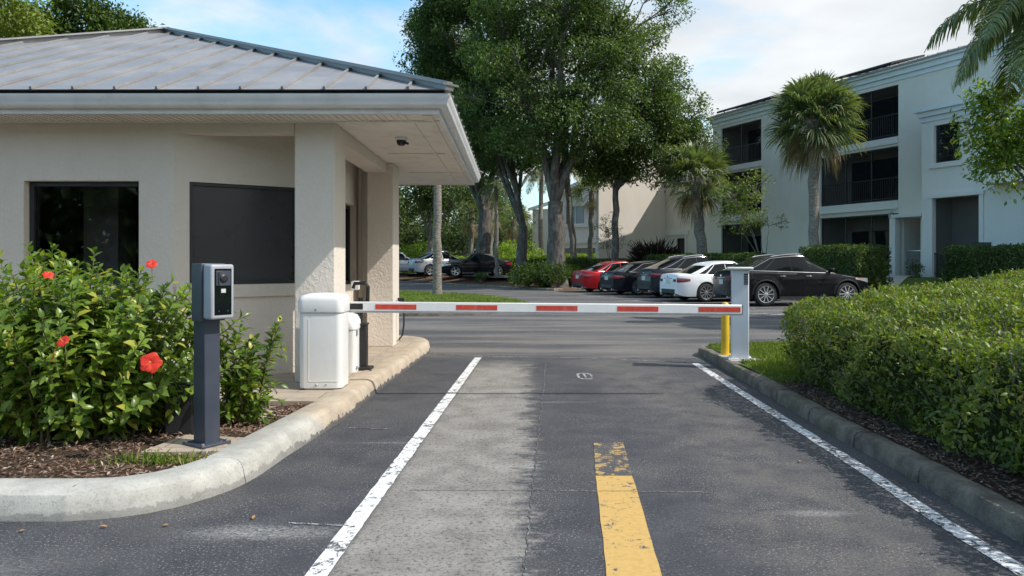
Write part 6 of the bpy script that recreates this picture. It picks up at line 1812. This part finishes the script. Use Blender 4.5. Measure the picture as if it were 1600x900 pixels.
# --- hibiscus
def hibiscus(label, base, rx, ry, tops, nst, seed, nleaf=36, leaf=.075, flowers=()):
    g = np.random.default_rng(seed); rs = random.Random(seed); root = empty('hibiscus_bush', tuple(base), 0, label, 'hibiscus bush', 'hibiscus bushes'); B = np.array(base, float)
    Cc, Aa, Nn, Ls = [], [], [], []; m = MB()
    for s_ in range(nst):
        a = g.uniform(0, 6.28); r = g.uniform(0, 1)**.5; bx = B + np.array([rx*.45*r*math.cos(a), ry*.4*r*math.sin(a), 0])
        ex, ey = rx*r*math.cos(a)*1.05, ry*r*math.sin(a)*1.05
        hmax = tops(B[0]+ex); h = hmax*(g.uniform(.78, 1.0) if g.uniform() < .45 else g.uniform(.12, .85))*(1-.30*(abs(math.sin(a))*r)**2)
        e = B + np.array([ex, ey, h]); mid = (bx+e)/2 + np.array([-(ex)*.12, -(ey)*.12, h*.10])
        ks = np.linspace(0, 1, 14); P_ = ((1-ks)**2)[:, None]*bx + (2*ks*(1-ks))[:, None]*mid + (ks**2)[:, None]*e; P_ += g.normal(size=P_.shape)*.007
        m.tube([Vector(p) for p in P_], [.009*(1-.8*k)+.0016 for k in ks], 5, cap=False)
        L = np.linalg.norm(e-bx); nn_ = int(nleaf*max(.5, L)); ph = g.uniform(0, 6.28)
        for k in range(nn_):
            u = .10 + .90*(k/nn_)**.9; i = min(int(u*13), 12); p = P_[i] + (P_[i+1]-P_[i])*(u*13-i); t = P_[i+1]-P_[i]; t /= np.linalg.norm(t)
            ang = ph + k*2.4; s1 = np.cross(t, [0.3, .2, 1.0]); s1 /= np.linalg.norm(s1)+1e-9; s2 = np.cross(t, s1); o = s1*math.cos(ang) + s2*math.sin(ang)
            tipf = max(0, (u-.9)/.1); d = o*(1-.45*tipf) + t*(.45+.6*tipf) + np.array([0, 0, .12]); Cc.append(p + o*.004); Aa.append(d); nv = t*1.0 + np.array([0, 0, .6]) - o*.2 + g.normal(size=3)*.25; Nn.append(nv); Ls.append(leaf*g.uniform(.65, 1.15)*(1-.45*tipf))
            # short side shoot
            if g.uniform() < .10 and u < .85:
                for q in range(5):
                    dd = o + g.normal(size=3)*.5; Cc.append(p + o*.03*(q+1)); Aa.append(dd); Nn.append(np.array([0, 0, 1.0]) + g.normal(size=3)*.4); Ls.append(leaf*g.uniform(.5, .9))
    part(m, 'stem', M['stem'], root, smooth=True, angle=80)
    Ls = np.array(Ls); rel(leaves('foliage', np.array(Cc), np.array(Aa), np.array(Nn), Ls, Ls*.56, M['leaf_hib'], fine=True, curl=.22), root)
    for (c, r, nd, tilt) in flowers:
        c = Vector(c); nd = Vector(nd).normalized(); fm = MB(); q = nd.to_track_quat('Z', 'Y').to_matrix().to_4x4(); T = Matrix.Translation(c) @ q @ Matrix.Rotation(tilt, 4, 'Z')
        for k in range(5):
            vs = []; fs = []; NR, NC = 6, 7
            for i in range(NR+1):
                u = i/NR; w = r*.62*math.sin(math.pi*min(.86, .10+.80*u))**.8
                for j in range(NC):
                    v_ = (j/(NC-1)-.5)*2; x = r*(.06+.94*u) - (abs(v_)**2.2)*r*.16*u; y = v_*w; z = r*(.36*u**.6 - .30*u*u) + .045*r*math.sin(v_*7+k)*u + .05*r*(v_)*1.0
                    vs.append((x, y, z))
            for i in range(NR):
                for j in range(NC-1): fs.append((i*NC+j, i*NC+j+1, (i+1)*NC+j+1, (i+1)*NC+j))
            fm.add(vs, fs, T @ Matrix.Rotation(2*math.pi*k/5, 4, 'Z'))
        fl = part(fm, 'flower', M['petal'], root, smooth=True, angle=80)
        sm = MB(); sm.tube([T @ Vector((0, 0, .0)), T @ Vector((.01*r, 0, r*.35)), T @ Vector((.08*r, 0, r*.68))], [.03*r, .025*r, .02*r], 6)
        for k in range(14): a = k*2.4; z = .4+.02*k; sm.tube([T @ Vector((.03*r, 0, r*z)), T @ Vector((.03*r+.08*r*math.cos(a), .08*r*math.sin(a), r*(z+.03)))], .012*r, 4)
        so_ = part(sm, 'stamen', M['stamen'], root); so_.parent = fl; so_.matrix_parent_inverse = Matrix.Identity(4)
        sm = MB(); sm.tube([T @ Vector((0, 0, 0)), T @ Vector((0, 0, -.3*r)), c - nd*.03 - Vector((0, .0, .10))], [.09*r, .05*r, .0025], 6); so_ = part(sm, 'flower_stalk', M['stem'], root); so_.parent = fl; so_.matrix_parent_inverse = Matrix.Identity(4)
    return root
def topf(x): return float(np.interp(x, [-5.2, -4.0, -3.5, -3.2, -2.9, -2.65, -2.4, -2.2], [1.55, 1.50, 1.46, 1.44, 1.34, 1.22, 1.24, 1.0]))
def FL(px, py, Y, r, nd=(0.2, -1, .25), t=0.0): return (tuple(PX(px, py, Y)), r, nd, t)
hibiscus('large flowering hibiscus bush against the guardhouse wall at the left edge', (-3.40, 5.78, .12), 1.28, .86, topf, 260, 81, 38, .102,
   [FL(236, 567, 4.85, .072, (.25, -1, .3)), FL(237, 413, 5.5, .042, (.3, -.9, .7)), FL(99, 534, 4.9, .05, (-.3, -.8, .8), .5), FL(75, 430, 5.1, .038, (.5, -.7, .9), .3), FL(83, 558, 4.9, .035, (-.9, -.5, .3), .2)])
hibiscus('smaller hibiscus bush without flowers right of the slate keypad post', (-2.28, 6.2, .12), .34, .34, lambda x: .86, 36, 82, 36, .092)
# roots, grass, chips, fallen leaves
m = MB(); rs = random.Random(9)
for k in range(11):
    a0 = G(352 + rs.uniform(0, 50), 640 + rs.uniform(-4, 16), .125); d = Vector((rs.uniform(.1, .45), rs.uniform(-.06, .16), 0)); L = [a0 + d*(i/6) + Vector((rs.uniform(-.02,.02), rs.uniform(-.03,.03), .012+.012*math.sin(i))) for i in range(7)]
    m.tube(L, [.012, .011, .010, .009, .007, .005, .003], 6)
for k in range(3):
    c0 = G(365, 648, .13); m.tube([c0 + Vector((.11*math.cos(t/3+k), .07*math.sin(t/3+k), .02+.01*k)) for t in range(14)], .008, 6)
M['root'] = mat_plain('pale_root', (.42, .38, .33), .8, var=.25, vs=10)
tag(m.build('roots', M['root'], smooth=True, angle=80), 'pale tangled surface roots in the mulch right of the keypad post', 'roots')

def scatter_blades(name, label, pts, h, w, mat, seed=1):
    g = np.random.default_rng(seed); n = len(pts); A = unit(np.stack([g.normal(size=n)*.45, g.normal(size=n)*.45, np.ones(n)], 1)); N = rdir(n, g)
    tag(leaves(name, pts, A, N, h*g.uniform(.5, 1.3, n), w, M[mat], curl=.25), label, 'grass', kind='stuff')
g = np.random.default_rng(4)
x = g.uniform(2.7, 6.5, 60000); y = g.uniform(7.9, 13.2, 60000); k = in_poly(x, y, rpoly) & (seg_dist(x, y, rpoly) > .03) & (g.uniform(size=60000) < np.clip((y-7.9)/1.2 + .1, 0, 1)) & ~((np.abs(x-3.05) < .3) & (np.abs(y-10.1) < .36))
x, y = x[k], y[k]; scatter_blades('grass', 'short green grass round the rest post', np.stack([x, y, .10 + .035*np.clip((y-7.7)/1.2, 0, 1) - .005], 1), .05, .006, 'blade', 1)
x = g.uniform(-9, .6, 40000); y = g.uniform(19.4, 34, 40000); k = in_poly(x, y, lp); x, y = x[k], y[k]; scatter_blades('grass', 'mown grass on the small lawn behind the barrier', np.stack([x, y, .13+0*x], 1), .08, .014, 'blade', 2)
x = g.normal(size=330)*.17 - 2.36; y = g.normal(size=330)*.06 + 4.88; scatter_blades('grass_tuft', 'thin tuft of grass at the front of the hibiscus bed', np.stack([x, y, .11+0*x], 1), .075, .004, 'blade', 3)
# bark chips
def chips(name, label, x, y, z, sc, mat, seed):
    g = np.random.default_rng(seed); n = len(x); A = unit(np.stack([g.normal(size=n), g.normal(size=n), g.normal(size=n)*.25], 1)); N = unit(np.array([[0, 0, 1.0]]) + rdir(n, g)*.4)
    tag(leaves(name, np.stack([x, y, z], 1), A, N, sc*g.uniform(.4, 1.4, n), sc*.3, M[mat], curl=.05), label, 'bark chips', kind='stuff')
M['chip'] = mat_leaf('bark_chip', (.07, .04, .028), (.30, .20, .14), (.42, .36, .30), rough=.9, trans=.0)
x = g.uniform(-4.5, -1.2, 9000); y = g.uniform(4.3, 6.8, 9000); k = in_poly(x, y, [(p.x, p.y) for p in inner]); x, y = x[k], y[k]
chips('bark_chips', 'brown bark chips and litter in the hibiscus bed', x, y, .125+.012*vnoise(x, y, 6, 1)+.012, .045, 'chip', 1)
x = g.uniform(2.75, 3.4, 6000); y = g.uniform(2.5, 8.3, 6000); k = in_poly(x, y, rpoly) & (seg_dist(x, y, rpoly) > .03); x, y = x[k], y[k]
chips('leaf_litter', 'dark leaf litter under the clipped hedge', x, y, .128+.0*x, .04, 'chip', 2)
M['dead_leaf'] = mat_leaf('fallen_leaf', (.30, .12, .04), (.50, .28, .10), rough=.7, trans=.1)
rs = random.Random(12)
for (px, py, lb) in ((168, 824, 'largest brown fallen leaf on the asphalt below the kerb bend'), (40, 829, 'brown fallen leaf on the asphalt nearest the left edge'), (253, 822, 'brown fallen leaf left of the grey scuff'), (395, 812, 'brown fallen leaf on the grey scuff mark'), (1250, 720, 'brown fallen leaf beside the right lane line')):
    p = G(px, py, .006); a = rs.uniform(0, 6.28); o = leaves('fallen_leaf', np.array([[0, 0, .004]]), np.array([[math.cos(a), math.sin(a), .03]]), np.array([[0, 0, 1.0]]), np.array([rs.uniform(.03, .055)]), np.array([.022]), M['dead_leaf'], fine=True, curl=-.1)
    o.location = p; tag(o, lb, 'fallen leaf', 'fallen leaves on the asphalt')
